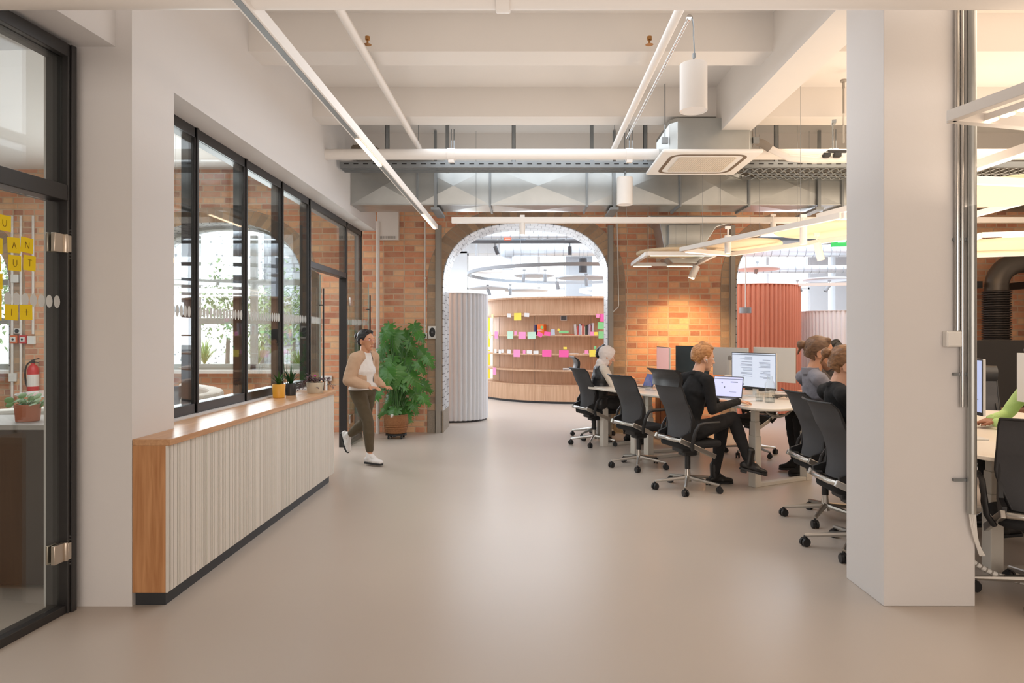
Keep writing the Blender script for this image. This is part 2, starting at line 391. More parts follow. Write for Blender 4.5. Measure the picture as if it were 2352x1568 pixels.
m = MB(); m.box(1.05, 2.0, 18.2, 18.9, 0, 4.1); struct(m, 'wall_far_pier', plain('far_pier', rgb(170, 176, 182), .8))

# ---- meeting room windows (arched, in the back wall) + outdoors
SASH = plain('sage_grey_sash', rgb(168, 168, 158), .5)
for cx, hw, zs, zt, sill in ARCH[:2]:
    r = root('window_%d' % k, (cx, YB+.35, 0), kind='structure'); k += 1
    m = MB(); 
    P = arch_pts(0, hw, zs, zt, 30)
    for (xa, za), (xb, zb) in zip(P, P[1:]): m.bar((xa*.97, 0, za-.02), (xb*.97, 0, zb-.02), .07, .07, up=(0, 1, 0))
    for xx in (-hw+.04, -.47, .43, hw-.04): m.box(xx-.05, xx+.05, -.04, .04, sill, zs+(.9 if abs(xx) < .6 else .1))
    m.box(-hw, hw, -.04, .04, sill, sill+.1); m.box(-hw, hw, -.045, .045, 1.66, 1.75); m.box(-hw, hw, -.045, .045, 2.27, 2.36)
    m.build('window_frame', SASH, r, bevel=.006)
    m = MB(); m.prism([(x*.98, z) for x, z in P]+[(hw, sill), (-hw, sill)], -.004, .004, Matrix.Rotation(PI/2, 4, 'X')); m.build('pane', CGLASS, r)
    m = MB(); m.box(-hw, hw, -.38, .04, sill-.03, sill+.015); m.build('sill', WPAINT, r)
m = MB(); m.box(-12, -11.8, 3, 11, 0, 4.1); struct(m, 'wall_meeting_left', WALL)

# ---- glazed partition of the meeting room (left)
XG = -2.385
dots = []
DOTM = plain('frosted_dot', rgb(206, 208, 206), .9)
ys = [4.22, 4.94, 5.81, 6.67, 7.52]
r = root('window_%d' % k, (XG, 4.22, 0), kind='structure'); k += 1
m = MB()
ZB, ZTp = .93, 2.99
for y in ys: m.box(-.10, 0, y-4.22-.028, y-4.22+.028, ZB, ZTp)
m.box(-.10, 0, -.03, 3.30, ZB, ZB+.07); m.box(-.10, 0, -.03, 5.70, ZTp-.075, ZTp)
m.box(-.10, 0, 3.30, 4.86, 2.24, 2.31)
m.box(-.10, 0, 4.83, 4.89, 0, ZTp); m.box(-.10, 0, 5.64, 5.70, 0, ZTp); m.box(-.10, 0, 4.86, 5.7, 0, .06)
m.box(-.10, 0, 3.26, 3.32, 0, ZTp)
# glazing beads
for y in ys: m.box(.0, .012, y-4.22-.012, y-4.22+.012, ZB, ZTp)
m.build('window_frame', BLACK, r, bevel=.003)
for a, b, z0, z1 in [(ys[i]+.03, ys[i+1]-.03, ZB+.07, ZTp-.075) for i in range(4)]+[(7.55, 9.05, 2.31, ZTp-.075), (9.11, 9.86, .06, ZTp-.075)]:
    m = MB(); m.box(-.022, -.012, a-4.22, b-4.22, z0, z1); p = m.build('pane', GLASS, r)
    if z0 < 2:
        m = MB(); y = a+.05
        while y < b-.03:
            m.lathe([(0, 0), (.022, 0)], (-.0105, y-4.22, 1.66), 14, Matrix.Rotation(PI/2, 4, 'Y') @ Matrix.Diagonal((1.9, 1, 1, 1)).to_3x3().to_4x4())
            y += .055
        m.build('dot_row', DOTM, p)
# glass doors of the meeting room
def hinge(parent, loc, rz=0):
    m = MB(); m.box(-.012, .012, -.05, .05, -.055, .055); m.tube([(.0, -.055, -.055), (.0, -.055, .055)], .012, 10)
    return m.build('hinge', CHROME, parent, loc=loc, rot=(0, 0, rz), smooth=40, bevel=.002)
for nme, y, ang, s in (('door_1', 7.56, math.radians(8), 1), ('door_2', 9.06, math.radians(-6), 1)):
    r = root(nme, (XG-.02 if s == 1 and nme == 'door_1' else XG+.035, y, 0), ang, kind='structure')
    m = MB(); m.box(-.005, .005, .01, .76, .012, 2.225); m.build('glass_leaf', GLASS, r)
    m = MB(); m.box(-.006, .006, .757, .764, .012, 2.225); m.build('glass_edge', plain('green_glass_edge', rgb(170, 190, 182), .2), r)
    m = MB(); m.tube([(.05, .68, .5), (.05, .68, 2.05)], .011, 10); m.tube([(0, .68, .7), (.05, .68, .7)], .008); m.tube([(0, .68, 1.85), (.05, .68, 1.85)], .008); m.build('pull_bar', BLACK, r, smooth=40)
    hinge(r, (0, .06, .37)); hinge(r, (0, .06, 1.93))
    m = MB(); yy = .1
    while yy < .74:
        m.lathe([(0, 0), (.022, 0)], (.0065, yy, 1.66), 14, Matrix.Rotation(PI/2, 4, 'Y') @ Matrix.Diagonal((1.9, 1, 1, 1))); yy += .055
    m.build('dot_row', DOTM, r)
# ---- foreground glass door with fixed light over it (turned 4.6 degrees)
DR = math.radians(-4.6)
r = root('window_%d' % k, (-2.457, 3.716, 0), DR, kind='structure'); k += 1
m = MB()
m.box(-.13, 0, -.05, 0, 0, 3.06); m.box(-.13, 0, -1.6, 0, 2.99, 3.06); m.box(-.13, 0, -1.6, -.05, 2.215, 2.30)
m.box(-.10, -.01, -1.6, -.02, 0.0, .045)
m.box(.0, .012, -.035, 0, 0, 3.06)
m.build('window_frame', BLACK, r, bevel=.004)
m = MB(); m.box(-.045, -.033, -1.6, -.05, 2.30, 2.99); m.build('pane', GLASS, r)
d3 = root('door_3', (-2.457, 3.716, 0), DR, kind='structure')
m = MB(); m.box(-.045, -.033, -1.05, -.075, .05, 2.20); gl = m.build('glass_leaf', GLASS, d3)
for z in (.335, 1.985):
    m = MB(); m.box(-.030, -.006, -.135, -.062, z-.05, z+.05); m.box(-.012, .008, -.058, -.004, z-.045, z+.045); m.tube([(-.004, -.060, z-.05), (-.004, -.060, z+.05)], .011, 12)
    m.box(-.06, -.046, -.135, -.07, z-.05, z+.05)
    h = m.build('hinge', plain('brushed_nickel', rgb(196, 184, 170), .32, metal=.9), d3, smooth=40, bevel=.003)
    m = MB()
    for dz in (-.075, -.058, .058, .075): m.tube([(.0, -.03, z+dz), (.006, -.03, z+dz)], .006, 10)
    m.build('screw', CHROME, h, smooth=40)
m = MB(); y = -.09
while y > -1.0:
    m.lathe([(0, 0), (.0225, 0)], (-.0315, y, 1.672), 16, Matrix.Rotation(PI/2, 4, 'Y') @ Matrix.Diagonal((1.5, 1, 1, 1))); y -= .052
m.build('dot_row', DOTM, d3)

# outdoors beyond the meeting room
m = MB(); m.box(-30, -3.2, 11.15, 40, -.3, -.1); struct(m, 'ground', plain('paving', rgb(190, 188, 182), .9))
def facade_mat():
    m_, nt, b = nm('perforated_white_screen'); L = nt.links.new
    tc = N(nt, 'ShaderNodeTexCoord'); vo = N(nt, 'ShaderNodeTexVoronoi'); vo.inputs['Scale'].default_value = 6.5; vo.inputs['Randomness'].default_value = .9
    L(tc.outputs['Object'], vo.inputs['Vector']); cr = N(nt, 'ShaderNodeValToRGB'); cr.color_ramp.elements[0].position = .22; cr.color_ramp.elements[0].color = rgb(120, 122, 126)
    cr.color_ramp.elements[1].position = .3; cr.color_ramp.elements[1].color = rgb(240, 240, 238); L(vo.outputs['Distance'], cr.inputs[0]); L(cr.outputs[0], b.inputs['Base Color'])
    return m_
bl = root('building', (-11, 25, -.1), 0, 'pale building outside with a perforated white screen over grey tiles', 'building')
m = MB(); m.box(-4, 1.3, 0, .25, 0, 5.8); m.build('perforated_screen', facade_mat(), bl)
m = MB(); m.box(-4, 3.4, .3, 4, 0, 6.6); m.prism([(3.4, 0), (4.6, 0), (3.4, 4.5)], -4, -.3, Matrix.Rotation(PI/2, 4, 'X')); m.build('tiled_wall', brick('grey_shingle', [rgb(150, 154, 160), rgb(175, 178, 184)], rgb(120, 122, 128), bw=.6, rh=.3, ms=.02, grime=.1), bl)
for x in (1.5, 2.6):
    m = MB(); m.box(x, x+.8, .2, .31, 1.2, 2.6); m.build('window', plain('dark_glazing', rgb(90, 96, 102), .2), bl)
# ================================================================ CEILING EQUIPMENT
def frame_bar(mb, pts, z, w=.045, h=.055, closed=True):
    n = len(pts)
    for i in range(n if closed else n-1):
        a = pts[i]; b = pts[(i+1) % n]; mb.bar((a[0], a[1], z), (b[0], b[1], z), w, h)
# big white sprinkler main right across the view
r = root('sprinkler_main_pipe', (0, 2.9, 2.968), 0, 'thick white sprinkler main pipe crossing the top of the view', 'pipe')
m = MB(); m.tube([(-6, 0, 0), (6, 0, 0)], .085, 24); m.build('pipe', WPAINT, r, smooth=40)
for x in (-.10, 2.9):
    m = MB(); m.tube([(x-.03, 0, 0), (x+.03, 0, 0)], .098, 24); m.build('coupling', WPAINT, r, smooth=40, bevel=.004)
m = MB(); m.box(-.01, .01, -.01, .01, .08, 1.04); m.build('hanger', GALV2, r)
# long straight rails that run along the room
def long_rail(name, x, z, y0, y1, w, h, lits, label, group):
    r = root(name, (x, y0, z), 0, label, 'ceiling light', group)
    m = MB(); m.box(-w/2, w/2, 0, y1-y0, -h/2, h/2); m.build('profile', WPAINT, r, bevel=.002)
    m = MB(); m.box(-w/2+.012, w/2-.012, .02, y1-y0-.02, -h/2-.003, -h/2+.004); m.build('track_slot', GALV2, r)
    for a, b in lits:
        m = MB(); m.box(-w/2+.014, w/2-.014, a-y0, b-y0, -h/2-.010, -h/2+.002); m.build('led_insert', LIT, r)
    m = MB(); y = y0+.8
    m.tube([(0, 1.6, h/2), (0, 1.6, 4.01-z)], .0016, 5); m.build('hanging_wire', GALV2, r)
    m = MB(); m.tube([(0, y1-y0-.12, h/2), (0, y1-y0-.12, 4.01-z)], .0016, 5); m.build('hanging_wire', GALV2, r)
    return r
long_rail('track_light', -1.185, 2.9, 1.2, 8.9, .055, .065, [(4.79, 5.53), (7.80, 8.85)], 'long white ceiling track light with two glowing inserts, beside the glazed wall', None)
# cross rail in front of the arches
r = root('track_light', (-.92, 8.4, 2.9), 0, 'long plain white rail hanging crosswise in front of the brick arches', 'ceiling light')
m = MB(); m.box(0, 8.2, -.03, .03, -.035, .035); m.build('profile', WPAINT, r, bevel=.003)
for x in (.3, 2.15, 4.4):
    m = MB(); m.tube([(x, 0, .03), (x, 0, 1.1)], .0018, 5); m.build('hanging_wire', GALV2, r)
# conduits
for x, y0, y1, z, rr, lab in ((-1.21, 2.5, 7.71, 3.6, .033, 'white ceiling conduit with a brass sprinkler, nearer the glazed wall'), (.99, 2.5, 7.71, 3.6, .033, 'white ceiling conduit with a brass sprinkler, nearer the concrete beam')):
    r = root('sprinkler_pipe', (x, y0, z), 0, lab, 'pipe', None)
    m = MB(); m.tube([(0, 0, 0), (0, y1-y0, 0)], rr, 14); m.build('pipe', WPAINT, r, smooth=40)
    m = MB(); m.lathe([(.03, .0), (.008, .008), (.008, .03), (.018, .035), (.018, .06), (0, .06)], (.0+(.035 if x < 0 else -.08), 5.05-y0, .04), 12); m.build('sprinkler_head', plain('brass', rgb(176, 130, 80), .35, metal=.8), r, smooth=40)
    m = MB(); m.tube([(0, y1-y0-.05, .03), (0, y1-y0-.05, .40)], .004, 6); m.build('hanger', GALV2, r)
r = root('conduit', (1.08, 4.53, 3.6), 0, 'thin silver conduit rod ending over the large white cylinder lamp', 'conduit')
m = MB(); m.tube([(0, 0, 0), (0, 2.8, 0)], .011, 10); m.tube([(0, -.01, 0), (0, .02, 0)], .018, 12); m.build('rod', CHROME, r, smooth=40)
# two white cylinder lamps
for (x, y, lab, ztop) in ((1.114, 4.55, 'large white cylinder lamp hanging on a grey cable from the conduit end', 3.6), (1.13, 7.84, 'small looking white cylinder lamp hanging in front of the metal duct', 3.95)):
    r = root('cylinder_lamp', (x, y, 2.985), 0, lab, 'ceiling lamp')
    m = MB(); m.lathe([(.0, .004), (.082, .004), (.084, .0), (.09, .0), (.09, .31), (.0, .31)], n=36); m.build('lamp_shade', WPAINT, r, smooth=40)
    m = MB(); m.tube([(0, 0, .30), (.0, 0, .36), (.006, 0, .40), (0, 0, .5), (0, 0, .56)]+([(-.01, 0, .63), (-.034, -.01, .612)] if y < 5 else [(0, 0, ztop-2.985)]), .0045, 8); m.build('cable', GALV2, r, smooth=60)
    m = MB(); m.lathe([(0, -.022), (.011, -.015), (.011, .015), (0, .022)], (.004, 0, .37), 10); m.build('cable_grip', GALV2, r, smooth=50)
# white pipe + trays + duct on the far side
r = root('sprinkler_main_pipe', (-2.174, 7.40, 3.447), 0, 'white pipe hanging crosswise over the perforated cable tray', 'pipe')
m = MB(); m.tube([(0, 0, 0), (9, 0, 0)], .058, 18); m.build('pipe', WPAINT, r, smooth=40)
for x in (1.36, 3.29, 5.5):
    m = MB(); m.tube([(x-.04, 0, 0), (x+.04, 0, 0)], .066, 18); m.box(x-.03, x+.03, -.03, .03, -.09, -.05); m.build('coupling', WPAINT, r, smooth=40)
    m = MB(); m.tube([(x, 0, .05), (x, 0, .27)], .006, 6); m.tube([(x+.03, 0, .05), (x+.03, 0, .27)], .006, 6); m.build('hanger', GALV2, r)
r = root('cable_tray', (-2.13, 7.78, 3.40), 0, 'perforated galvanised cable tray running across above the duct', 'cable tray')
m = MB(); m.box(0, 9, 0, .004, 0, .065); m.box(0, 4.3, 0, .25, -.002, .001); m.box(0, 4.3, .25, .254, 0, .065)
for i in range(5): m.box(0, 4.3, .03+i*.045, .045+i*.045, -.006, -.002)
m.build('tray', GALV2, r)
m = MB(); x = .05
while x < 7.5:
    m.box(x, x+.055, -.004, -.0005, .035, .045); x += .11
tag(m.build('slots', BLACKP, r), kind='stuff')
m = MB()
for x in (1.2, 2.9, 4.75, 6.6): m.box(x-.02, x+.02, .24, .28, .0, .6)
m.build('hanger', GALV2, r)
for i, x in enumerate((-1.59, -.145, 1.36, 2.86, 4.3)):
    r = root('ceiling_strut', (x, 7.8, 3.46), 0, 'grey steel strut above the cable tray, '+['leftmost, by the cable bundle', 'over the middle of the arch', 'just left of the air unit', 'right of the air unit', 'hidden beside the big column'][i], 'strut', 'struts over the cable tray')
    m = MB(); m.box(-.022, .022, 0, .01, 0, .55); m.box(-.022, -.018, 0, .03, 0, .55); m.box(.018, .022, 0, .03, 0, .55); m.build('channel', GALV2, r)
# mesh tray on the right
r = root('cable_tray', (2.30, 7.80, 3.40), 0, 'wide wire lattice cable tray full of cables right of the air unit', 'cable tray')
m = MB(); W_ = .60; m.box(.0, 5, -.005, .005, 0, .03); m.box(.35, 5, W_-.01, W_, 0, .07); m.tube([(0, 0, 0), (.08, .35, 0), (.35, W_, 0)], .012, 6)
x = -.2
while x < 5:
    for k in range(4):
        y0 = W_*k/4; y1 = W_*(k+1)/4
        pa = [(x+.055*t, y0+(y1-y0)*t/2, .018*math.sin(PI*t/2)) for t in range(3)]
        if x > .12*k: m.tube(pa, .006, 5); m.tube([(p[0], y1-(p[1]-y0), p[2]) for p in pa], .006, 5)
    x += .11
m.build('tray', GALV, r, smooth=50)
m = MB(); m.prism([(.1, .02), (5, .02), (5, W_-.02), (.42, W_-.02), (.16, .33)], .03, .05); m.build('cable_bed', plain('dark_cables', rgb(66, 58, 48), .7, var=.4, scale=30), r)
# duct
def duct(name, x0, x1, y0, y1, z0, z1, panels, label):
    r = root(name, (x0, y0, z0), 0, label, 'duct'); X = x1-x0; Y = y1-y0; Z = z1-z0
    xs = [0]; 
    for p in panels: xs.append(p-x0)
    m = MB(); s = .022
    for a, b in zip(xs, xs[1:]):
        for f in ([(a, 0, 0), (b, 0, 0), (b, 0, Z), (a, 0, Z), ((a+b)/2, -s, Z/2)], [(a, 0, 0), (a, Y, 0), (b, Y, 0), (b, 0, 0), ((a+b)/2, Y/2, -s)]):
            m.add(f, [(0, 1, 4), (1, 2, 4), (2, 3, 4), (3, 0, 4)])
    m.add([(0, 0, Z), (X, 0, Z), (X, Y, Z), (0, Y, Z)], [(0, 1, 2, 3)]); m.add([(0, 0, 0), (0, Y, 0), (0, Y, Z), (0, 0, Z)], [(0, 1, 2, 3)])
    m.add([(0, Y, 0), (X, Y, 0), (X, Y, Z), (0, Y, Z)], [(0, 1, 2, 3)])
    m.build('duct_body', GALV, r)
    for a in xs[1:-1]:
        m = MB(); m.box(a-.012, a+.012, -.028, 0, 0, Z); m.box(a-.012, a+.012, -.028, Y, -.028, 0); m.build('flange', GALV2, r)
    m = MB(); m.box(0, X, -.012, .0, -.010, .004); m.box(0, X, -.012, 0, Z-.01, Z+.008); m.build('edge_seam', GALV, r)
    return r
dr = duct('air_duct', -2.17, 6.9, 8.44, 8.96, 3.10, 3.56, [-1.35, -.45, .75, 1.9, 2.75, 3.9, 5.2, 6.9], 'large square galvanised air duct running across the room')
for x in (-1.12, 1.08, 3.6):
    m = MB(); m.box(x+2.17-.018, x+2.17+.018, -.06, -.035, -.06, .9); m.box(x+2.17-.05, x+2.17+.05, -.08, .56, -.075, -.045); m.build('hanger', GALV2, dr)
# branch with outlet
r = root('duct_branch', (1.93, 9.05, 2.30), 0, 'galvanised duct drop with a square diffuser on the brick wall', 'duct')
m = MB(); m.prism([(.0, .28), (.10, .18), (.42, .18), (.55, .28), (.58, .50), (.70, .68), (.98, .76), (.98, .84), (-.25, .84), (-.08, .72)], .0, .5, Matrix.Rotation(PI/2, 4, 'X') @ Matrix.Translation((0, 0, -.9)))
m.box(.02, .46, .3, 1.2, .42, .70); m.build('duct_body', GALV, r, bevel=.01)
m = MB(); m.box(.0, .48, .22, 1.15, .27, .42); m.build('diffuser_box', plain('pale_diffuser', rgb(214, 206, 190), .5), r, bevel=.01)
m = MB(); m.lathe([(0, -.06), (.10, -.06), (.20, -.03), (.21, 0), (0, 0)], (.24, .6, .27), 28); m.build('round_outlet', WPAINT, r, smooth=50)
# AC cassette
r = root('ceiling_air_conditioner', (1.33, 6.65, 3.27), 0, 'white square ceiling air conditioner cassette under a galvanised box', 'air conditioner')
m = MB(); m.box(0, .98, 0, .95, 0, .035); m.build('panel', WPLAST, r, bevel=.012)
def rrect(x0, x1, y0, y1, rr, n=6):
    P = []
    for cx, cy, a in ((x1-rr, y1-rr, 0), (x0+rr, y1-rr, 90), (x0+rr, y0+rr, 180), (x1-rr, y0+rr, 270)):
        for i in range(n+1):
            t = math.radians(a+90*i/n); P.append((cx+rr*math.cos(t), cy+rr*math.sin(t)))
    return P
def ring_prism(mb, outer, inner, z0, z1):
    n = len(outer); vs = [(x, y, z0) for x, y in outer]+[(x, y, z0) for x, y in inner]+[(x, y, z1) for x, y in outer]+[(x, y, z1) for x, y in inner]
    fs = []
    for i in range(n):
        j = (i+1) % n; fs += [(i, j, n+j, n+i), (2*n+i, 3*n+i, 3*n+j, 2*n+j), (i, 2*n+i, 2*n+j, j), (n+i, n+j, 3*n+j, 3*n+i)]
    mb.add(vs, fs)
m = MB(); ring_prism(m, rrect(.10, .88, .08, .87, .13), rrect(.135, .845, .115, .835, .10), -.003, .004); m.build('air_slot', plain('slot_brown', rgb(110, 92, 74), .6), r)
m = MB(); m.prism(rrect(.20, .78, .18, .77, .03), -.008, .002)
for i in range(26): m.box(.21+i*.022, .216+i*.022, .19, .76, -.011, -.008)
m.build('grille', plain('grille_cream', rgb(216, 204, 188), .6), r)
m = MB(); m.prism([(.10, .18), (.16, .10), (.88, .10), (.93, .18), (.93, .86), (.10, .86)], .036, .37); m.build('housing', GALV, r, bevel=.006)
m = MB(); m.box(.93, .96, .25, .45, .12, .28)
m.tube([(.95, .35, .20), (1.02, .35, .21), (1.10, .35, .18), (1.17, .35, .13)], .04, 14); m.build('hose', plain('grey_hose', rgb(130, 122, 114), .7), r, smooth=40)
m = MB(); m.tube([(1.17, .35, .13), (1.35, .30, .02), (1.6, .30, .0), (2.4, .3, .01)], .035, 10); m.build('drain_pipe', WPAINT, r, smooth=40)
for x, y in ((.06, .2), (.97, .2)):
    m = MB(); m.tube([(x, y, .2), (x, y, .74)], .005, 6); m.box(x-.03, x+.03, y-.02, y+.02, .14, .2); m.build('hanger_rod', GALV2, r)
r = root('ceiling_junction_box', (3.05, 6.9, 3.34), 0, 'small black cable box hanging near the lattice tray', 'junction box')
m = MB(); m.box(0, .2, 0, .05, 0, .02); m.box(-.05, .02, -.02, .04, -.05, -.01); m.box(.06, .13, -.02, .04, -.05, -.01); m.build('box', BLACKP, r, bevel=.004)
m = MB(); m.tube([(-.4, 0, -.02), (-.1, 0, -.04), (0, 0, .0)], .005, 6); m.build('cable', WPAINT, r)
r = root('ceiling_bracket', (2.98, 6.6, 3.52), .3, 'grey strut bracket on two threaded rods below the beige ceiling', 'bracket')
m = MB(); m.bar((-.05, -.05, .02), (.2, .25, .10), .04, .03); m.build('strut', GALV2, r)
for x, y in ((.02, .05), (.11, .15)):
    m = MB(); m.tube([(x, y, .05), (x, y, -.18)], .006, 6); m.build('threaded_rod', GALV2, r)
r = root('ceiling_rod', (3.02, 6.5, 3.32), 0, 'thin white pipe hanger rod beside the big column', 'hanger rod')
m = MB(); m.tube([(0, 0, 0), (0, 0, .6)], .009, 8); m.lathe([(.03, .58), (.03, .60), (.012, .60), (.012, .52)], n=12); m.build('rod', STEEL, r)
r = root('cable_bundle', (-2.12, 8.2, 3.60), 0, 'bundle of grey cables coiled at the top of the left wall', 'cables')
for i in range(7):
    m = MB(); a = i*.045; m.tube(bez((.0+a*.3, 0, .0), (.02, 0, .18), (.05+a, 0, .26), (.12+a*1.2, .02, .0), 10), .011, 6); m.build('cable', plain('cable_grey', rgb(130, 118, 104), .8), r, smooth=60)

# ---- hanging light frames over the desks
def light_frame(pts, z, label, lits=(), track=None, wires=()):
    c = pts[0]; P = [(p[0]-c[0], p[1]-c[1]) for p in pts]
    r = root('frame_light', (c[0], c[1], z), 0, label, 'ceiling light')
    m = MB(); frame_bar(m, P, 0, .045, .05); m.build('frame', WPAINT, r, bevel=.002)
    n = len(P)
    for i, a, b in lits:
        p = Vector((*P[i], 0)); q = Vector((*P[(i+1) % n], 0)); m = MB()
        m.bar(p.lerp(q, a)-Vector((0, 0, .028)), p.lerp(q, b)-Vector((0, 0, .028)), .030, .008); m.build('led_strip', LITS, r)
    for x, y in wires:
        m = MB(); m.tube([(x-c[0], y-c[1], .02), (x-c[0], y-c[1], (3.10 if 8.4 < y < 9 else 3.95)-z)], .0016, 5); m.build('hanging_wire', GALV2, r)
    return r
light_frame([(1.50, 8.48), (2.36, 8.48), (2.43, 9.80), (1.52, 9.80)], 2.5, 'small white frame light nearest the brick pier between the arches', [(0, .05, .95), (2, .05, .45), (2, .7, .98)], wires=[(1.52, 8.5)])
light_frame([(1.83, 8.08), (2.66, 5.76), (3.75, 6.2), (3.05, 7.65), (2.56, 8.52)], 2.5, 'large slanting white frame light over the middle desk', [(4, .05, .9), (2, .1, .5)], wires=[(2.0, 7.75), (2.53, 6.3)])
light_frame([(2.78, 6.5), (3.0, 5.5), (4.2, 5.5), (4.2, 6.5)], 2.62, 'white frame light whose tip shows just left of the big column', [(0, .1, .9), (3, .1, .9)])
light_frame([(1.95, 3.14), (2.25, 2.0), (3.2, 2.25), (2.90, 3.38)], 2.5, 'white frame light with its corner in front of the column conduits', [])
light_frame([(1.95+.7, 4.4), (2.72, 3.2), (3.9, 3.4), (3.85, 4.6)], 2.5, 'white frame light behind the column conduits, lit along its near edge', [(0, .05, .95)])
light_frame([(4.6, 6.9), (6.4, 6.4), (7.0, 8.3), (5.2, 8.8)], 2.5, 'wide white frame light near the bent black ventilation pipe', [(0, .1, .9), (3, .1, .9)])
r = root('tube_light', (2.13, 3.17, 2.5), 0, 'glowing white tube light inside the frame by the column conduits', 'ceiling light')
m = MB(); m.bar((0, 0, .0), (.28, -1.05, 0), .035, .03); m.build('housing', WPAINT, r)
for i in range(14):
    m = MB(); m.bar((.005+.28*i/14, -1.05*i/14-.01, -.018), (.28*(i+.75)/14, -1.05*(i+.75)/14, -.018), .026, .008); m.build('led_cell', LIT, r)
def disc(c, rad, z, label, rot=0, squash=1, mat=FELT):
    r = root('acoustic_panel', (c[0], c[1], z), rot, label, 'acoustic panel')
    m = MB(); m.lathe([(0, 0), (rad-.012, 0), (rad, .012), (rad, .028), (rad-.012, .04), (0, .04)], n=56, M=Matrix.Diagonal((1, squash, 1, 1))); m.build('felt_disc', mat, r, smooth=40)
    m = MB()
    for a in (.5, 2.6, 4.7): m.tube([(rad*.6*math.cos(a), rad*.6*math.sin(a)*squash, .03), (rad*.6*math.cos(a), rad*.6*math.sin(a)*squash, (3.10 if 8.4 < c[1]+rad*.6*math.sin(a) < 9 else 3.95)-z)], .0015, 5)
    m.build('hanging_wire', GALV2, r)
    return r
disc((1.93, 9.1), .46, 2.56, 'small beige acoustic disc inside the frame by the brick pier', squash=1.1)
disc((2.62, 8.25), .45, 2.56, 'middle beige acoustic disc left of the tilting spot lamp')
disc((3.28, 7.3), .60, 2.60, 'large beige acoustic disc touching the big column edge')
disc((3.72, 5.1), .58, 2.55, 'largest beige acoustic disc right of the column')
disc((5.9, 8.5), .95, 2.55, 'beige acoustic disc above the bent ventilation pipe')
def spot_lamp(p, tilt, yaw, label, r_=.037, h=.17, mat=WPAINT, grp=None, light=None):
    r = root('spot_lamp', p, 0, label, 'spot lamp', grp)
    M = Matrix.Rotation(yaw, 4, 'Z') @ Matrix.Rotation(tilt, 4, 'Y')
    m = MB(); m.lathe([(0, -h), (r_-.006, -h+.004), (r_-.004, -h), (r_, -h), (r_, 0), (0, 0)], n=24, M=M); m.build('lamp_head', mat, r, smooth=40)
    m = MB(); m.tube([(0, 0, -.02), (0, 0, .09)], .008, 8); m.box(-.03, .03, -.012, .012, .07, .1); m.build('mount', mat, r)
    m = MB(); m.lathe([(0, -h-.001), (r_-.01, -h-.001)], n=20, M=M); m.build('lens', LITS if light is not False else BLACKP, r)
    return r
sp = spot_lamp((2.40, 9.62, 2.46), .42, 0, 'white spot lamp tilting to the brick pier, under the small frame', .05, .19)
spot_light('spot_beam', (2.33, 9.52, 2.27), (2.33, 10.41, .9), 85, 100, (1, .60, .26), 1.0, size=.05)
spot_lamp((2.17, 7.35, 2.56), 0, 0, 'straight white spot lamp on the slanting frame over the middle desk', .036, .19)
spot_lamp((2.78, 6.85, 2.60), .0, 0, 'wide straight white spot lamp before the large acoustic disc', .036, .20)
spot_lamp((3.02, 7.1, 2.45), -.25, 0, 'white spot lamp with glowing lens tilting beside the large disc', .038, .19)
spot_lamp((3.0, 8.3, 2.86), 0, 0, 'short white spot lamp on the crosswise rail near the second arch', .033, .13)
spot_lamp((-.05, 8.4, 2.865), 0, 0, 'white spot lamp under the crosswise rail in front of the big arch', .035, .14)
# exit sign
r = root('exit_sign', (4.10, 8.7, 2.62), -.3, 'green emergency exit sign mostly hidden by the acoustic disc', 'sign')
m = MB(); m.box(-.2, .2, 0, .02, 0, .16); m.build('sign_plate', emis('exit_green', rgb(40, 170, 90), .35), r)
m = MB(); m.tube([(-.15, .01, .16), (-.15, .01, 1.46)], .003, 5); m.tube([(.15, .01, .16), (.15, .01, 1.46)], .003, 5); m.build('hanging_wire', GALV2, r)
m = MB(); m.ball((.07, -.004, .125), .016, .004, .016); m.bar((.07, -.004, .10), (.05, -.004, .06), .02, .004); m.bar((.05, -.004, .06), (.08, -.004, .03), .012, .004); m.bar((.05, -.004, .06), (.02, -.004, .035), .012, .004); m.box(-.12, -.03, -.006, 0, .05, .075)
m.build('pictogram', emis('exit_white', rgb(240, 255, 245), .5), r)
# conduits on the column
r = root('column_conduits', (2.40, 3.74, 0), 0, 'silver conduit pipes clamped to the front of the big column', 'conduit')
m = MB(); m.tube([(-.04, 0, 1.52), (-.04, 0, 3.35)], .013, 12); m.build('pipe', CHROME, r, smooth=40)
m = MB(); m.tube([(-.012, 0, 1.1), (-.012, 0, 3.35)], .011, 12); m.build('pipe', CHROME, r, smooth=40)
m = MB(); m.tube([(.034, -.01, .52), (.034, -.01, 3.35)], .024, 16); m.build('pipe', GALV, r, smooth=40)
for z in (.70, 1.28, 2.02, 2.72):
    m = MB(); m.box(-.055, .062, .0, .02, z-.008, z+.008); m.build('clamp', GALV2, r)
m = MB()
for i in range(4): m.tube(bez((.02+i*.010, -.01, .54), (.03+i*.01, -.01, .42), (.06, 0, .36), (.10+i*.008, .02, .28)), .005, 6)
m.build('cable', WPLAST, r, smooth=60)
r = root('junction_box', (2.33, 3.72, 1.43), 0, 'cream junction box on the big column', 'junction box')
m = MB(); m.box(-.04, .045, 0, .04, 0, .085); m.build('case', WPLAST, r, bevel=.005)
m = MB(); m.box(-.034, .039, -.004, 0, .006, .079); m.build('lid', WPLAST, r, bevel=.003)
r = root('cable_sleeve', (2.53, 4.0, .02), 0, 'pale spiral cable sleeve curving over the floor behind the big column', 'cable')
pts = bez((-.02, 0, .34), (.0, 0, .1), (.25, -.08, .02), (.8, -.15, .02), 26)
m = MB(); m.tube(pts, .014, 10); m.build('sleeve', WPLAST, r, smooth=50)
m = MB()
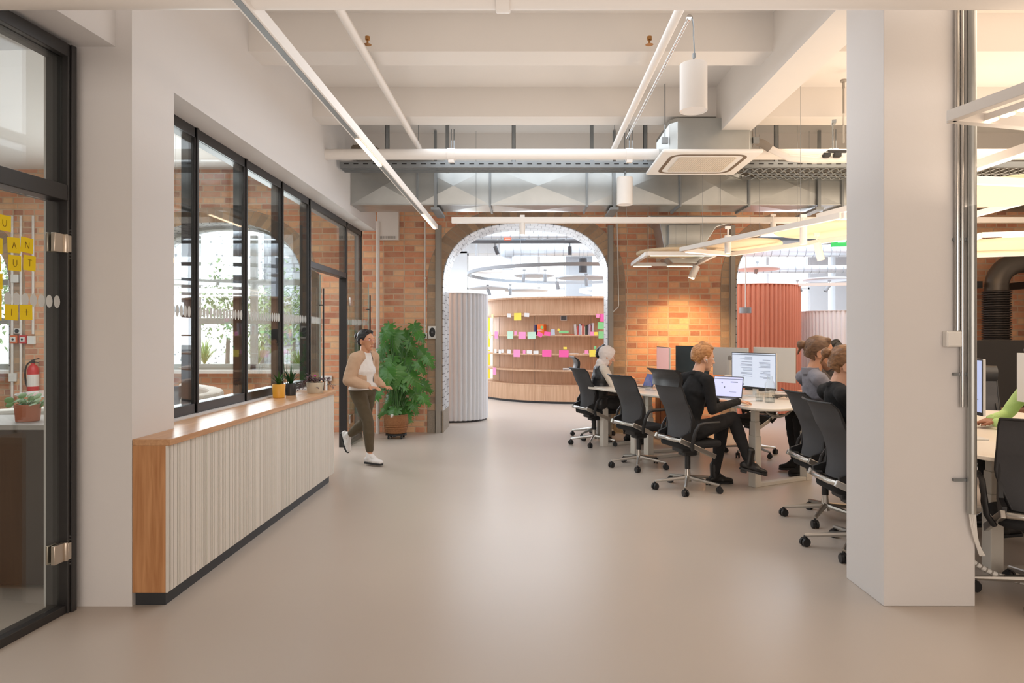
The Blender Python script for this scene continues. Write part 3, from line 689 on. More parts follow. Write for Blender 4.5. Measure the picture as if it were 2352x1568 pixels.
for i in range(2, 26): m.tube([pts[i], pts[i]+(pts[i]-pts[i-1])*.25], .0165, 10)
m.build('sleeve_rings', STEEL, r)
# ================================================================ LEFT SIDE FURNITURE
r = root('sideboard', (-2.174, 3.763, 0), 0, 'long sideboard with pale ribbed front, oak top and dark plinth under the glazing', 'sideboard')
L = 3.25
m = MB(); m.box(.002, .211, 0, L+.02, .885, .92); m.box(-.155, .002, .452, L+.02, .885, .92); m.build('worktop', OAKY, r, bevel=.002)
m = MB(); m.box(.002, .185, .0, .022, .075, .885); m.build('end_panel', OAK, r, bevel=.001)
m = MB(); m.box(.002, .185, .022, L-.01, .075, .885); m.build('carcass', GROOVE, r)
m = MB(); y = 0.0; rnd = random.Random(3)
while y < L:
    wd = rnd.choice([.012, .016, .024, .036, .010, .018]); m.box(.185, .197, y, min(L, y+wd), .075, .884); y += wd+rnd.choice([.004, .005, .007])
m.build('ribbed_front', CREAM, r, bevel=.001)
m = MB(); m.box(.01, .175, .02, L-.1, 0, .075); m.build('plinth', DARKP, r)
# potted plants on it
def blade_plant(mb, n, h, w, spread, seed, curl=.3):
    rd = random.Random(seed)
    for i in range(n):
        a = i*2.4+rd.uniform(-.3, .3); hh = h*rd.uniform(.6, 1); sp = spread*rd.uniform(.5, 1.1)*(0.3+.7*i/n)
        d = Vector((math.cos(a), math.sin(a), 0)); sd = Vector((-d.y, d.x, 0)); vs = []; K = 7
        for k in range(K):
            t = k/(K-1); p = d*sp*t**1.3+Vector((0, 0, hh*(t-curl*t*t*(i/n)*1.2))); ww = w*(1-t**2.2)*(.6+.9*t*(1-t)+.4)*.5+.0008
            vs += [p-sd*ww+Vector((0, 0, .3*ww)), p, p+sd*ww+Vector((0, 0, .3*ww))]
        fs = []
        for k in range(K-1):
            for q in range(2): a0 = k*3+q; fs.append((a0, a0+1, a0+4, a0+3))
        mb.add(vs, fs)
LEAF = plain('leaf_green', rgb(62, 104, 50), .38, var=.25, scale=18)
LEAFD = plain('leaf_dark', rgb(38, 78, 42), .35, var=.3, scale=12)
LEAFP = plain('leaf_purple', rgb(96, 70, 76), .45, var=.3, scale=20)
GRASS = plain('grass_green', rgb(150, 176, 92), .7, var=.3, scale=12)
SOIL = plain('soil', rgb(58, 44, 34), 1, var=.4, scale=60)
def pot(name, loc, rad, h, mat, label, soil=.85, taper=.9, n=32):
    r = root(name, loc, 0, label, 'potted plant')
    m = MB(); m.lathe([(0, 0), (rad*taper-.004, 0), (rad*taper, .004), (rad, h-.003), (rad-.002, h), (rad-.009, h), (rad*taper-.009, .02)], n=n); m.build('pot', mat, r, smooth=40)
    m = MB(); m.lathe([(0, h*soil), (rad-.011, h*soil)], n=n); m.build('soil', SOIL, r)
    return r
r = pot('potted_agave', (-2.255, 6.22, .92), .058, .125, plain('yellow_glaze', rgb(228, 168, 62), .35), 'spiky green plant in a yellow pot on the sideboard')
m = MB(); blade_plant(m, 26, .17, .017, .15, 4, .5); m.build('leaves', LEAF, r, smooth=60, loc=(0, 0, .10))
r = pot('potted_agave', (-2.23, 6.46, .92), .052, .115, plain('black_pot', rgb(40, 42, 44), .4), 'spiky green plant in a black pot, behind the yellow pot')
m = MB(); blade_plant(m, 20, .24, .02, .18, 9, .4); m.build('leaves', LEAFD, r, smooth=60, loc=(0, 0, .09))
m = MB()
for a in (-.01, .012): m.tube([(a-.04, 0, 0), (a-.05, 0, .14), (a*2-.055, 0, .33)], [.004, .0035, .001], 6)
m.build('spike_stems', LEAFD, r, loc=(0, 0, .09))
r = root('potted_tradescantia', (-2.08, 6.72, .92), 0, 'purple trailing plant in a cream oval planter at the sideboard end', 'potted plant')
m = MB(); m.lathe([(0, 0), (.055, 0), (.062, .01), (.068, .105), (.062, .105), (.056, .02)], n=36, M=Matrix.Diagonal((1.25, 1, 1, 1))); m.build('pot', plain('cream_glaze', rgb(216, 208, 190), .4), r, smooth=40)
m = MB(); m.lathe([(0, .09), (.06, .09)], n=36, M=Matrix.Diagonal((1.25, 1, 1, 1))); m.build('soil', SOIL, r)
rd = random.Random(5); ms_ = MB(); ml = MB()
def simple_leaf(mb, p, d, L_, W_, n=5, droop=.3):
    d = Vector(d).normalized(); sd = d.cross(Vector((0, 0, 1))); sd = sd.normalized() if sd.length > .01 else Vector((1, 0, 0)); vs = []
    for k in range(n+1):
        t = k/n; c = Vector(p)+d*L_*t+Vector((0, 0, -droop*L_*t*t)); ww = W_*math.sin(PI*min(1, t*.92+.04))**.8
        vs += [c-sd*ww+Vector((0, 0, ww*.25)), c, c+sd*ww+Vector((0, 0, ww*.25))]
    fs = []
    for k in range(n):
        for q in range(2): a0 = k*3+q; fs.append((a0, a0+1, a0+4, a0+3))
    mb.add(vs, fs)
for i in range(17):
    a = rd.uniform(0, 2*PI); l = rd.uniform(.05, .17); e = Vector((math.cos(a)*l*1.2, math.sin(a)*l, .1 if i % 2 else -.06))
    pa = bez((0, 0, .09), (e.x*.3, e.y*.3, .17), (e.x*.9, e.y*.9, .14), (e.x, e.y, max(.012, .09+e.z*rd.uniform(.3, 1))), 8); ms_.tube(pa, .002, 5)
    for k in range(2, 9): simple_leaf(ml, pa[k], (rd.uniform(-1, 1), rd.uniform(-1, 1), rd.uniform(-.1, .4)), .042, .011)
ms_.build('stems', LEAFP, r); ml.build('leaves', LEAFP, r, smooth=60)
m = MB(); m.ball((.0, 0, .17), .012, .012, .01); m.build('flower', plain('magenta', rgb(190, 40, 140), .5), r)

# wall sockets etc on the brick
def wbox(name, px, py, w, h, mat, label, cat, D=YB, dep=.04, inner=None):
    p = at(px, py, D); r = root(name, (p.x, D-dep-.012, p.z), 0, label, cat)
    m = MB(); m.box(-w/2, w/2, 0, dep, -h/2, h/2); m.build('case', mat, r, bevel=.006)
    if inner: inner(r)
    return r
def spk(rad, h=None):
    def f(r):
        m = MB(); m.lathe([(0, 0), (rad, 0), (rad, .012), (0, .016)], n=28, M=Matrix.Rotation(PI/2, 4, 'X') @ Matrix.Diagonal((1, (h or 1), 1, 1))); m.build('black_face', BLACKP, r, smooth=40)
        m = MB(); m.lathe([(0, .017), (rad*.35, .017)], n=20, M=Matrix.Rotation(PI/2, 4, 'X')); m.build('centre', plain('dark_grey_dial', rgb(84, 84, 86), .5), r)
    return f
wbox('wall_speaker', 994, 763, .125, .19, WPLAST, 'white wall speaker with tall black face right of the monstera', 'speaker', inner=spk(.045, 1.6))
wbox('wall_dial', 975, 771.5, .09, .09, WPLAST, 'small square wall sounder with round black face under the thin conduit', 'sounder', inner=spk(.032))
wbox('wall_socket_box', 752, 868, .16, .08, WPLAST, 'white double socket on the brick beyond the sideboard plants', 'socket')
p = at(752, 868, YB); m = MB(); m.tube([(p.x, YB-.04, .02), (p.x, YB-.04, p.z-.03)], .018, 10); tag(m.build('conduit', WPLAST, smooth=40), 'white pipe rising to the double socket beyond the sideboard', 'conduit')
r = root('wall_vent', (at(894, 520, YB).x, YB-.1, 0), 0, 'white vent box with louvres under the duct, left of the arch', 'vent')
z0 = at(0, 553, YB).z; m = MB(); m.box(-.16, .16, 0, .08, z0, z0+.56); m.build('case', WPAINT, r, bevel=.004)
m = MB()
for i in range(16): m.box(-.13+i*.0165, -.122+i*.0165, -.002, 0, z0+.02, z0+.06)
m.build('louvres', GROOVE, r)
m = MB(); x = at(868, 0, 10.3).x; m.tube([(x, 10.3, 0), (x, 10.3, 3.2)], .028, 14); tag(m.build('drain_pipe', WPAINT, smooth=40), 'grey white drain pipe standing against the brick behind the walking person', 'pipe')
m = MB(); x = at(976, 0, 10.37).x; m.tube([(x, 10.37, 1.52), (x, 10.37, 3.2)], .009, 8)
for z in (2.35, 1.62): m.box(x-.016, x+.016, 10.355, 10.40, z-.012, z+.012)
tag(m.build('wall_conduit', WPAINT, smooth=40), 'thin white conduit running down the brick to the small sounder', 'conduit')
m = MB(); q = [at(1417, 486, 10.36), at(1421, 700, 10.36), at(1420, 705, 10.36), at(1402, 722, 10.36), at(1399, 728, 10.36)]; m.tube(q, .008, 8)
tag(m.build('wall_conduit', WPAINT, smooth=40), 'white conduit bending at its foot right of the big arch', 'conduit')

# ---- monstera
r = root('potted_monstera', (at(910, 0, 9.85).x, 9.85, 0), 0, 'tall monstera with glossy split leaves in a woven basket on castors', 'potted plant')
BASK = plain('woven_seagrass', rgb(150, 102, 66), .9, var=.45, scale=60, bump=.9, bscale=70)
tr = MB(); tr.lathe([(0, .05), (.15, .05), (.15, .075), (0, .075)], n=28); tr.box(-.15, .15, -.02, .02, .04, .052); tr.box(-.02, .02, -.15, .15, .04, .052); dol = tr.build('plant_dolly', BLACKP, r, smooth=40)
for i in range(4):
    a = PI/4+i*PI/2; m = MB(); m.tube([(.13*math.cos(a)-.012, .13*math.sin(a), .022), (.13*math.cos(a)+.012, .13*math.sin(a), .022)], .022, 14); m.box(.13*math.cos(a)-.008, .13*math.cos(a)+.008, .13*math.sin(a)-.01, .13*math.sin(a)+.01, .02, .055); m.build('castor', BLACKP, dol, smooth=40)
m = MB(); prof = [(0, .076)]
for i in range(19):
    t = i/18; rr = .145+.028*math.sin(t*PI*.8)+.006*math.sin(i*2.9); prof.append((rr, .08+.26*t))
prof += [(.150, .345), (.14, .33)]; m.lathe(prof, n=40); m.build('basket', BASK, r, smooth=70)
m = MB(); m.lathe([(0, .31), (.147, .31)], n=28); m.build('soil', SOIL, r)
def monstera_leaf(mb, base, d, up, size, rd):
    # seven fingers a side leave the midrib, joined near it and apart towards the rim
    d = Vector(d).normalized(); up = (Vector(up)-d*Vector(up).dot(d)).normalized(); sd = d.cross(up); tw = rd.uniform(-.12, .12)
    def P(x, y):
        z = -.30*max(0, y)**2*size-.32*abs(x)**1.4*size+.02*size
        return Vector(base)+d*(y*size)+sd*((x+tw*y*y)*size)+up*z
    nl = 7
    for s in (-1, 1):
        prv = None
        for k in range(nl):
            y0 = -.02+k*.125; ang = math.radians([128, 104, 84, 68, 54, 42, 28][k]); L_ = [.36, .47, .50, .47, .42, .35, .28][k]
            ax = math.sin(ang)*s; ay = math.cos(ang); px_, py_ = -ay*s, abs(math.sin(ang)); W = .070
            vs = []
            for j, (t, w) in enumerate(((0, 1.1), (.3, 1.45), (.55, 1.6), (.8, 1.45), (.93, .95), (1, .25))):
                bend = .10*t*t
                cx = ax*L_*t; cy = y0+ay*L_*t+bend*L_
                vs += [P(cx+px_*W*w*s*s, cy-py_*W*w), P(cx, cy)+up*.012*size, P(cx-px_*W*w, cy+py_*W*w)]
            fs = []
            for j in range(5):
                for q in range(2): a0 = j*3+q; fs.append((a0, a0+1, a0+4, a0+3))
            mb.mat(0).add(vs, fs)
            q = (P(0, y0), P(ax*L_*.3, y0+ay*L_*.3+.009*L_), P(ax*L_*.62, y0+ay*L_*.62+.038*L_))
            if prv: mb.add([*prv, *q], [(0, 1, 4, 3), (1, 2, 5, 4)])
            prv = q
            mb.mat(1).add([P(0, y0-.006)+up*.016*size, P(0, y0+.006)+up*.016*size, P(ax*L_*.85, y0+ay*L_*.85+.07*L_)+up*.016*size], [(0, 1, 2)])
    mb.mat(0).add([P(-.10, .74), P(0, .70), P(.10, .74), P(.06, .92), P(0, 1.10), P(-.06, .92)], [(0, 1, 4, 5), (1, 2, 3, 4)])
    mb.mat(1).add([P(-.011, -.02)+up*.017*size, P(.011, -.02)+up*.017*size, P(0, 1.02)+up*.017*size], [(0, 1, 2)]); mb.mat(0)
rd = random.Random(12)
tgt = [(905, 775, .30, 0), (955, 755, .22, .4), (880, 770, .22, -.6), (945, 790, .2, 1), (970, 810, .26, 1.2), (985, 825, .2, 1.4), (880, 800, .24, -1), (915, 805, .28, .2), (895, 830, .26, -.5), (935, 835, .26, .6),
       (965, 840, .2, 1), (875, 845, .22, -1.2), (910, 860, .30, 0), (945, 865, .30, .7), (975, 885, .22, 1.3), (885, 880, .24, -.8), (920, 895, .26, .1), (955, 905, .24, .9), (975, 915, .18, 1.2), (895, 915, .24, -.5), (925, 930, .24, .3), (885, 940, .22, -.9),
       (905, 945, .22, -.2), (935, 950, .2, .6), (865, 905, .2, -1.3), (868, 870, .2, -1.4), (950, 930, .2, 1), (965, 770, .18, 1.2), (890, 755, .22, -.3), (930, 770, .24, .5), (870, 820, .22, -1), (900, 855, .24, .3), (940, 810, .24, -.2), (920, 870, .26, .8), (905, 900, .26, -.6), (890, 860, .24, .1)]
lv = MB(); st = MB()
r0 = Vector(r.location)
for i, (px, py, sz, ax) in enumerate(tgt):
    D = 9.85+rd.uniform(-.30, .30); p = at(px, py, D)-r0
    d = Vector((math.sin(ax)*.9, -.35+rd.uniform(-.3, .3), -.75+rd.uniform(-.2, .3))); up = Vector((math.sin(ax)*.5, -1.0, .55+rd.uniform(-.2, .3)))
    b = p-d.normalized()*sz*.35
    monstera_leaf(lv, b, d, up, sz*1.05, rd)
    st.tube(bez((rd.uniform(-.05, .05), rd.uniform(-.05, .05), .3), (b.x*.3, b.y*.4, .35+(b.z-.3)*.5), (b.x*.9-.1*d.x, b.y, b.z+.10), b, 12), [.008-.0004*k for k in range(13)], 6)
lv.build('leaves', [plain('monstera_leaf', rgb(70, 124, 50), .3, var=.45, scale=3.5), plain('monstera_vein', rgb(142, 176, 96), .4)], r, smooth=60); st.build('stems', LEAF, r, smooth=60)
m = MB(); m.box(-.05, -.01, -.16, -.155, .30, .36); m.build('pot_label', WPLAST, r)

# ---- meeting room seen through the glass
r = root('meeting_cabinet', (-5.2, 4.03, 0), 0, 'dark low cabinet behind the foreground glass door', 'cabinet')
m = MB(); m.box(0, 2.37, 0, .48, 0.02, .935); m.build('body', plain('dark_brown_lacquer', rgb(62, 52, 46), .35), r)
m = MB(); m.box(-.0, 2.38, -.01, .5, .935, .965); m.build('worktop', plain('grey_top', rgb(168, 164, 160), .4), r, bevel=.002)
for x in (.60, 1.2, 1.8):
    m = MB(); m.box(x-.59, x-.005, -.014, 0, .03, .92); m.build('door', plain('dark_door', rgb(58, 50, 46), .3), r)
r = pot('potted_pilea', (at(64, 0, 4.2).x, 4.2, .965), .07, .105, plain('terracotta', rgb(176, 106, 80), .8), 'round leaved pilea in a terracotta pot seen through the glass door')
m = MB(); rd = random.Random(4); sm = MB()
for i in range(26):
    a = rd.uniform(0, 2*PI); l = rd.uniform(.03, .12); c = Vector((math.cos(a)*l, math.sin(a)*l, .12+rd.uniform(-.02, .05)-l*.25))
    Mx = Matrix.Rotation(rd.uniform(.2, .9), 4, 'X') @ Matrix.Rotation(rd.uniform(-.5, .5), 4, 'Y')
    m.lathe([(0, .002), (.012, .003), (.024, 0)], c, 14, Mx); sm.tube(bez((0, 0, .09), (0, 0, .12), c*.8, c, 6), .0012, 5)
m.build('leaves', plain('pilea_leaf', rgb(116, 150, 92), .4, var=.2), r, smooth=60); sm.build('stems', LEAF, r)
for (px, py, mt, lab, nm_) in ((45, 760, WPLAST, 'small sounder above the orange alarm box seen through the glass door', 'wall_sounder'), (36, 779, plain('orange_box', rgb(214, 106, 52), .5), 'orange alarm call box seen through the glass door', 'alarm_box'), (57, 779, plain('red_box', rgb(196, 52, 52), .5), 'red fire alarm call point seen through the glass door', 'alarm_box'), (76, 781, WPLAST, 'white box right of the red call point', 'wall_box'), (38, 640, WPLAST, 'white wall box high on the far brick behind the yellow notes', 'wall_box'), (33, 866, WPLAST, 'white socket box left of the fire extinguisher', 'wall_socket')):
    def inn(r, mt=mt, nm_=nm_):
        if nm_ == 'alarm_box':
            m = MB(); m.box(-.035, .035, -.008, 0, -.035, .035); m.build('label_plate', WPLAST, r); m = MB(); m.lathe([(0, .010), (.018, .010)], n=16, M=Matrix.Rotation(PI/2, 4, 'X')); m.build('button', BLACKP, r)
        if nm_ == 'wall_sounder': spk(.03)(r)
    wbox(nm_, px, py, .11, .125 if nm_ != 'wall_sounder' else .08, mt, lab, 'box', inner=inn)
for px in (28, 48, 76):
    p = at(px, 0, YB-.03); m = MB(); m.tube([(p.x, YB-.03, .02 if px < 60 else 1.5), (p.x, YB-.03, 3.3)], .018, 10); tag(m.build('wall_conduit', WPAINT, smooth=40), {28: 'leftmost white conduit on the brick seen through the glass door', 48: 'white conduit down to the floor beside the extinguisher', 76: 'white conduit ending at the white box by the call point'}[px], 'conduit')
p = at(76, 870, YB-.1); r = root('fire_extinguisher', (p.x, YB-.1, p.z-.25), 0, 'red fire extinguisher on the brick, seen through the glass door', 'fire extinguisher')
m = MB(); m.lathe([(0, 0), (.07, 0), (.078, .02), (.078, .38), (.06, .44), (.025, .47), (.025, .49), (0, .49)], n=24); m.build('cylinder', plain('signal_red', rgb(196, 40, 44), .35), r, smooth=40)
m = MB(); m.box(-.02, .02, -.02, .02, .48, .53); m.bar((-.02, 0, .53), (.09, 0, .56), .02, .012); m.bar((-.02, 0, .51), (.08, 0, .50), .02, .01); m.build('valve', BLACKP, r)
m = MB(); m.tube(bez((-.02, 0, .51), (-.16, 0, .5), (-.13, 0, .2), (-.08, 0, .12)), .012, 8); m.build('hose', BLACKP, r, smooth=50)
m = MB(); m.lathe([(.0785, .14), (.0785, .32)], n=24); m.build('label_band', plain('label_white', rgb(226, 220, 214), .5), r)
# notes on the glass door (lettered, handwriting)
INK = plain('ink', rgb(120, 92, 30), .8)
YEL = plain('yellow_note', rgb(240, 208, 20), .8, var=.02)
GL = {'U': [[(-1, 1), (-1, -.4), (-.4, -1), (.4, -1), (1, -.4), (1, 1)]], 'A': [[(-1, -1), (0, 1), (1, -1)], [(-.6, -.2), (.6, -.2)]], 'N': [[(-1, -1), (-1, 1), (1, -1), (1, 1)]], 'T': [[(-1, 1), (1, 1)], [(0, 1), (0, -1)]],
      'i': [[(0, 1), (0, -1)]], 't': [[(-1, .1), (1, .1)], [(0, 1), (0, -1)]], 'o': [[(-.8, 0), (0, .9), (.8, 0), (0, -.9), (-.8, 0)]], '-': []}
Mdoor = Matrix.Translation((-2.457, 3.716, 0)) @ Matrix.Rotation(DR, 4, 'Z')
def door_pt(px, py):
    # point where the sight line through a pixel meets the door glass
    dirv = Vector(((px-1209)/1568, 1, -(py-767)/1568)); o = Vector((0, 0, 1.5)); n_ = Mdoor.to_3x3() @ Vector((1, 0, 0)); q = Mdoor @ Vector((-.0305, 0, 0))
    return Mdoor.inverted() @ (o+dirv*((q-o).dot(n_)/dirv.dot(n_)))
rows = [(512, [(-28, 'o'), (10, 'U')], 'top'), (563, [(-10, '-'), (32, 'A'), (62, 'N')], 'second'), (604, [(-14, '-'), (34, 'U'), (68, 'T')], 'third'), (645, [(-10, 'o')], 'fourth'), (682, [(-12, '-')], 'fifth'), (717, [(-12, '-'), (26, 'i'), (60, 't')], 'bottom')]
for py, lst, rn in rows:
    for j, (px, g) in enumerate(lst):
        q = door_pt(px, py); wq = Mdoor @ q; r = root('sticky_note', wq, DR+PI/2+0, 'yellow note %s, %s row on the glass door' % (('lettered '+g) if g != '-' else 'beside the picture edge', rn), 'sticky note', 'yellow notes on the glass door')
        tl = random.Random(px).uniform(-.06, .06); Mr = Matrix.Rotation(tl, 4, 'Y'); s = .038
        m = MB(); m.box(-s, s, -.0008, .0008, -s, s, Mr); m.build('paper', YEL, r)
        if GL[g]:
            m = MB()
            for stroke in GL[g]:
                for a, b in zip(stroke, stroke[1:]): m.bar(Mr @ Vector((a[0]*.011, -.0015, a[1]*.016)), Mr @ Vector((b[0]*.011, -.0015, b[1]*.016)), .0018, .0018)
            m.build('letter', INK, r)
r = root('meeting_table', (-5.9, 8.9, 0), 0, 'round glass topped table in the meeting room behind the glazing', 'table')
m = MB(); m.lathe([(0, .735), (.62, .735), (.625, .742), (.62, .749), (0, .749)], n=48); m.build('tabletop', plain('pale_table_glass', rgb(190, 196, 194), .08, spec=.8), r, smooth=40)
m = MB(); m.lathe([(0, 0), (.3, 0), (.3, .015), (.04, .04), (.035, .70), (.12, .735), (0, .735)], n=28); m.build('pedestal', STEEL, r, smooth=40)
r = root('curved_bench', (-4.0, 6.9, 0), 0, 'pale curved upholstered bench just behind the glazing', 'bench')
m = MB(); pts = [(-1.0+1.6*math.sin(t), -1.7+1.3*t, 0) for t in [i*.12 for i in range(24)]]
for a, b in zip(pts, pts[1:]): m.bar((a[0], a[1], .62), (b[0], b[1], .62), .16, .5)
m.build('backrest', plain('pale_upholstery', rgb(206, 200, 192), .95), r, bevel=.03)
m = MB()
for a, b in zip(pts, pts[1:]): m.bar((a[0]-.3, a[1], .22), (b[0]-.3, b[1], .22), .6, .42)
m.build('seat', plain('pale_upholstery2', rgb(200, 194, 186), .95), r)
# pendant lamps in the meeting room
for x, y, z, rr, lab in ((-3.45, 6.9, 1.72, .15, 'dark dome pendant lamp behind the first glass panes'), ):
    r = root('pendant_lamp', (x, y, z), 0, lab, 'pendant lamp')
    m = MB(); m.lathe([(0, 0.01), (rr-.01, .01), (rr, 0), (rr*.98, .05), (rr*.7, .085), (.03, .10), (.015, .13), (0, .13)], n=28); m.build('lamp_shade', BLACK, r, smooth=40)
    m = MB(); m.tube([(0, 0, .12), (0, 0, 2.29)], .003, 6); m.build('cord', BLACKP, r)
p = at(404, 598, 8.2); r = root('bulb_lamp', p, 0, 'small glowing round bulb lamp seen through the first pane', 'lamp')
m = MB(); m.ball((0, 0, 0), .035); m.build('bulb', emis('bulb_glow', (1, .72, .42, 1), 14), r, smooth=60)
m = MB(); m.tube([(0, 0, .03), (0, 0, .08)], .015, 10); m.tube([(0, 0, .08), (0, 0, 1.6)], .002, 5); m.build('socket', BLACK, r)
# planters and grasses outdoors
for i, (px, w_, h_, D, lab) in enumerate(((690, 1.1, .5, 12.6, 'long wooden planter of green grass outside, nearest the brick'), (590, .9, .75, 13.2, 'wooden planter with tall feathery grass outside the middle of the window'), (470, 1.0, .7, 14.5, 'planter of tall grass farther out past the window'), (60, 1.0, .6, 13.0, 'planter of grass seen past the foreground door'))):
    x = at(px, 0, D).x; r = root('planter', (x, D, -.1), 0, lab, 'planter')
    m = MB(); m.box(-w_/2, w_/2, -.2, .2, 0, .95); m.build('box', wood('cedar', rgb(176, 116, 72), rgb(206, 146, 96), .6, 'X'), r, bevel=.01)
    m = MB(); blade_plant(m, 150, h_, .012, .45, i, .35); m.build('grass', GRASS, r, loc=(0, 0, .93))
for i, (px, D, s) in enumerate(((520, 19, 1.5), (670, 17, 1.3), (30, 18, 1.6), (600, 21, 1.2))):
    x = at(px, 0, D).x; r = root('tree', (x, D, -.1), 0, ['broad tree outside left of the tiled facade', 'leafy tree outside right above the green planter', 'tree outside seen past the yellow notes', 'farthest small tree beyond the window'][i], 'tree')
    m = MB(); m.tube([(0, 0, 0), (.05, 0, 1.5)], [.08, .05], 8); m.build('trunk', plain('bark', rgb(96, 84, 70), .9), r)
    m = MB(); rd = random.Random(i)
    for k in range(900):
        a = rd.uniform(0, 2*PI); q = Vector((rd.gauss(0, .4), rd.gauss(0, .4), rd.gauss(2.1, .45)))*s*.8; simple_leaf(m, q, (rd.uniform(-1, 1), rd.uniform(-1, 1), rd.uniform(-.5, .5)), .14, .04, 2)
    m.build('foliage', plain('tree_leaf', rgb(128, 150, 104), .8, var=.3), r)
# ================================================================ OFFICE CHAIRS
LEATH = plain('black_leather', rgb(40, 40, 42), .38, var=.1, scale=20, bump=.1)
SEATF = plain('black_seat_fabric', rgb(30, 30, 32), .9)
ALU = plain('cast_aluminium', rgb(196, 192, 186), .28, metal=.9, var=.03)
def grid_panel(mb, fn, nu, nv, th):
    vs = []
    for s in (0, 1):
        for j in range(nv+1):
            for i in range(nu+1):
                p = Vector(fn(-1+2*i/nu, j/nv)); vs.append(p+Vector((-th*s, 0, 0)))
    K = (nu+1)*(nv+1); fs = []
    for j in range(nv):
        for i in range(nu):
            a = j*(nu+1)+i; q = (a, a+1, a+nu+2, a+nu+1); fs += [q, tuple(x+K for x in reversed(q))]
    E = [i for i in range(nu+1)]+[(j+1)*(nu+1)-1 for j in range(1, nv+1)]+[nv*(nu+1)+i for i in range(nu-1, -1, -1)]+[j*(nu+1) for j in range(nv-1, 0, -1)]
    for a, b in zip(E, E[1:]+E[:1]): fs.append((b, a, a+K, b+K))
    mb.add(vs, fs)
def backprof(t):   # height along the back 0..1 -> x
    return -.165+.045*math.sin(min(1, t*1.5)*PI*.9)*1-.125*t**2
def make_chair(head, label, loc, rz, group=None):
    r = root('office_chair', loc, rz, label, 'office chair', group)
    Z0, Z1 = .52, 1.04
    def fn(u, t):
        wd = .155+.068*min(1, t*2.6)+.012*t
        x = backprof(t)+.045*u*u
        if t > .94 and not head: x -= (t-.94)*.5
        return (x, u*wd, Z0+(Z1-Z0)*t)
    m = MB(); grid_panel(m, fn, 14, 20, .010); m.build('backrest', MESHB, r, smooth=50)
    fr = MB()
    for s in (-1, 1): fr.tube([Vector(fn(s, t/12)) for t in range(13)], [.012-.006*t/12 for t in range(13)], 8)
    fr.tube([Vector(fn(u/6, 1)) for u in range(-6, 7)], .008, 8)
    for s in (-1, 1):
        fr.prism([(-.20, .50), (-.09, .50), (-.05, .56), (-.06, .70), (-.11, .80), (-.13, .79), (-.10, .68), (-.11, .58), (-.20, .55)], s*.205-.012, s*.205+.012, Matrix(((1, 0, 0, 0), (0, 0, 1, 0), (0, 1, 0, 0), (0, 0, 0, 1))))
    fr.build('back_frame', BLACKP, r, smooth=45)
    if head:
        m = MB()
        def fh(u, t): return (-.262+.042*u*u+.02*math.sin(t*PI)-.12*max(0, t-.7)-.02*t, u*(.236+.012*t), 1.01+.16*t)
        grid_panel(m, fh, 12, 8, .035); m.build('headrest', LEATH, r, smooth=60)
    m = MB()
    for s in (-1, 1):
        m.bar((-.225, s*.215, .515), (.15, s*.236, .345), .026, .045)
    m.tube([(-.14, .20, .50), (-.20, .19, .505), (-.225, .12, .508), (-.23, 0, .51), (-.225, -.12, .508), (-.20, -.19, .505), (-.14, -.20, .50)], .020, 10)
    m.build('seat_bracket', ALU, r, smooth=40, bevel=.004)
    m = MB(); m.prism(rrect(-.20, .27, -.222, .222, .09), .425, .485); m.build('seat', SEATF, r, bevel=.02, smooth=40)
    m = MB(); m.box(-.12, .14, -.09, .09, .37, .43); m.box(-.07, .07, -.06, .06, .33, .38); m.build('mechanism', BLACKP, r, bevel=.01)
    for s in (-1, 1):
        m = MB(); m.tube([(-.10, s*.235, .42), (-.13, s*.275, .48), (-.10, s*.285, .60), (-.06, s*.285, .655), (.0, s*.283, .668), (.17, s*.275, .668)], [.018, .019, .018, .018, .017, .015], 8, flat=.8); m.build('armrest', BLACKP, r, smooth=50)
    m = MB(); m.tube([(0, 0, .20), (0, 0, .34)], .027, 16); m.build('gas_lift', BLACKP, r, smooth=40)
    b = MB(); b.tube([(0, 0, .075), (0, 0, .13), (0, 0, .21)], [.036, .030, .022], 16)
    for k in range(5):
        a = 2*PI*k/5+.3; c, s = math.cos(a), math.sin(a); b.tube([(c*.02, s*.02, .115), (c*.16, s*.16, .098), (c*.315, s*.315, .078)], [.024, .018, .013], 8)
    bs = b.build('star_base', ALU, r, smooth=40)
    for k in range(5):
        a = 2*PI*k/5+.3; c, s = math.cos(a)*.315, math.sin(a)*.315; t = Vector((-math.sin(a+.6), math.cos(a+.6), 0))
        m = MB(); m.tube([Vector((c, s, .030))-t*.024, Vector((c, s, .030))-t*.006], .030, 16); m.tube([Vector((c, s, .030))+t*.006, Vector((c, s, .030))+t*.024], .030, 16); m.tube([(c, s, .03), (c, s, .075)], .010, 8)
        m.bar((c-t.x*.02, s-t.y*.02, .052), (c+t.x*.02, s+t.y*.02, .052), .03, .02); m.build('caster', BLACKP, bs, smooth=40)
    return r
TH = math.radians(27.4)
cA = make_chair(False, 'empty black mesh office chair in the middle of the row', (1.27, 7.71, 0), math.radians(25))
cH = make_chair(True, 'black office chair with a leather headrest, under the person in the black sweater', (1.56, 6.607, 0), math.radians(20))
def place(src, loc, rz, label):
    c = copy_tree(src); c.location = loc; c.rotation_euler = (0, 0, rz); c['label'] = label; return c
place(cA, (.92, 9.30, 0), math.radians(22), 'black mesh office chair under the person in a pale headscarf')
place(cH, (.98, 10.0, 0), math.radians(0), 'farthest office chair with headrest, inside the arch edge')
place(cA, (2.42, 5.53, 0), math.radians(0), 'black mesh office chair of the person in the grey shirt')
place(cA, (2.27, 4.73, 0), math.radians(0), 'black mesh office chair nearest the big column, under the bun haired person')
place(cA, (2.80, 8.5, 0), math.radians(205), 'office chair on the far side of the middle desk, facing left')
place(cA, (3.44, 7.5, 0), math.radians(195), 'office chair of the person hidden behind the grey shirt')
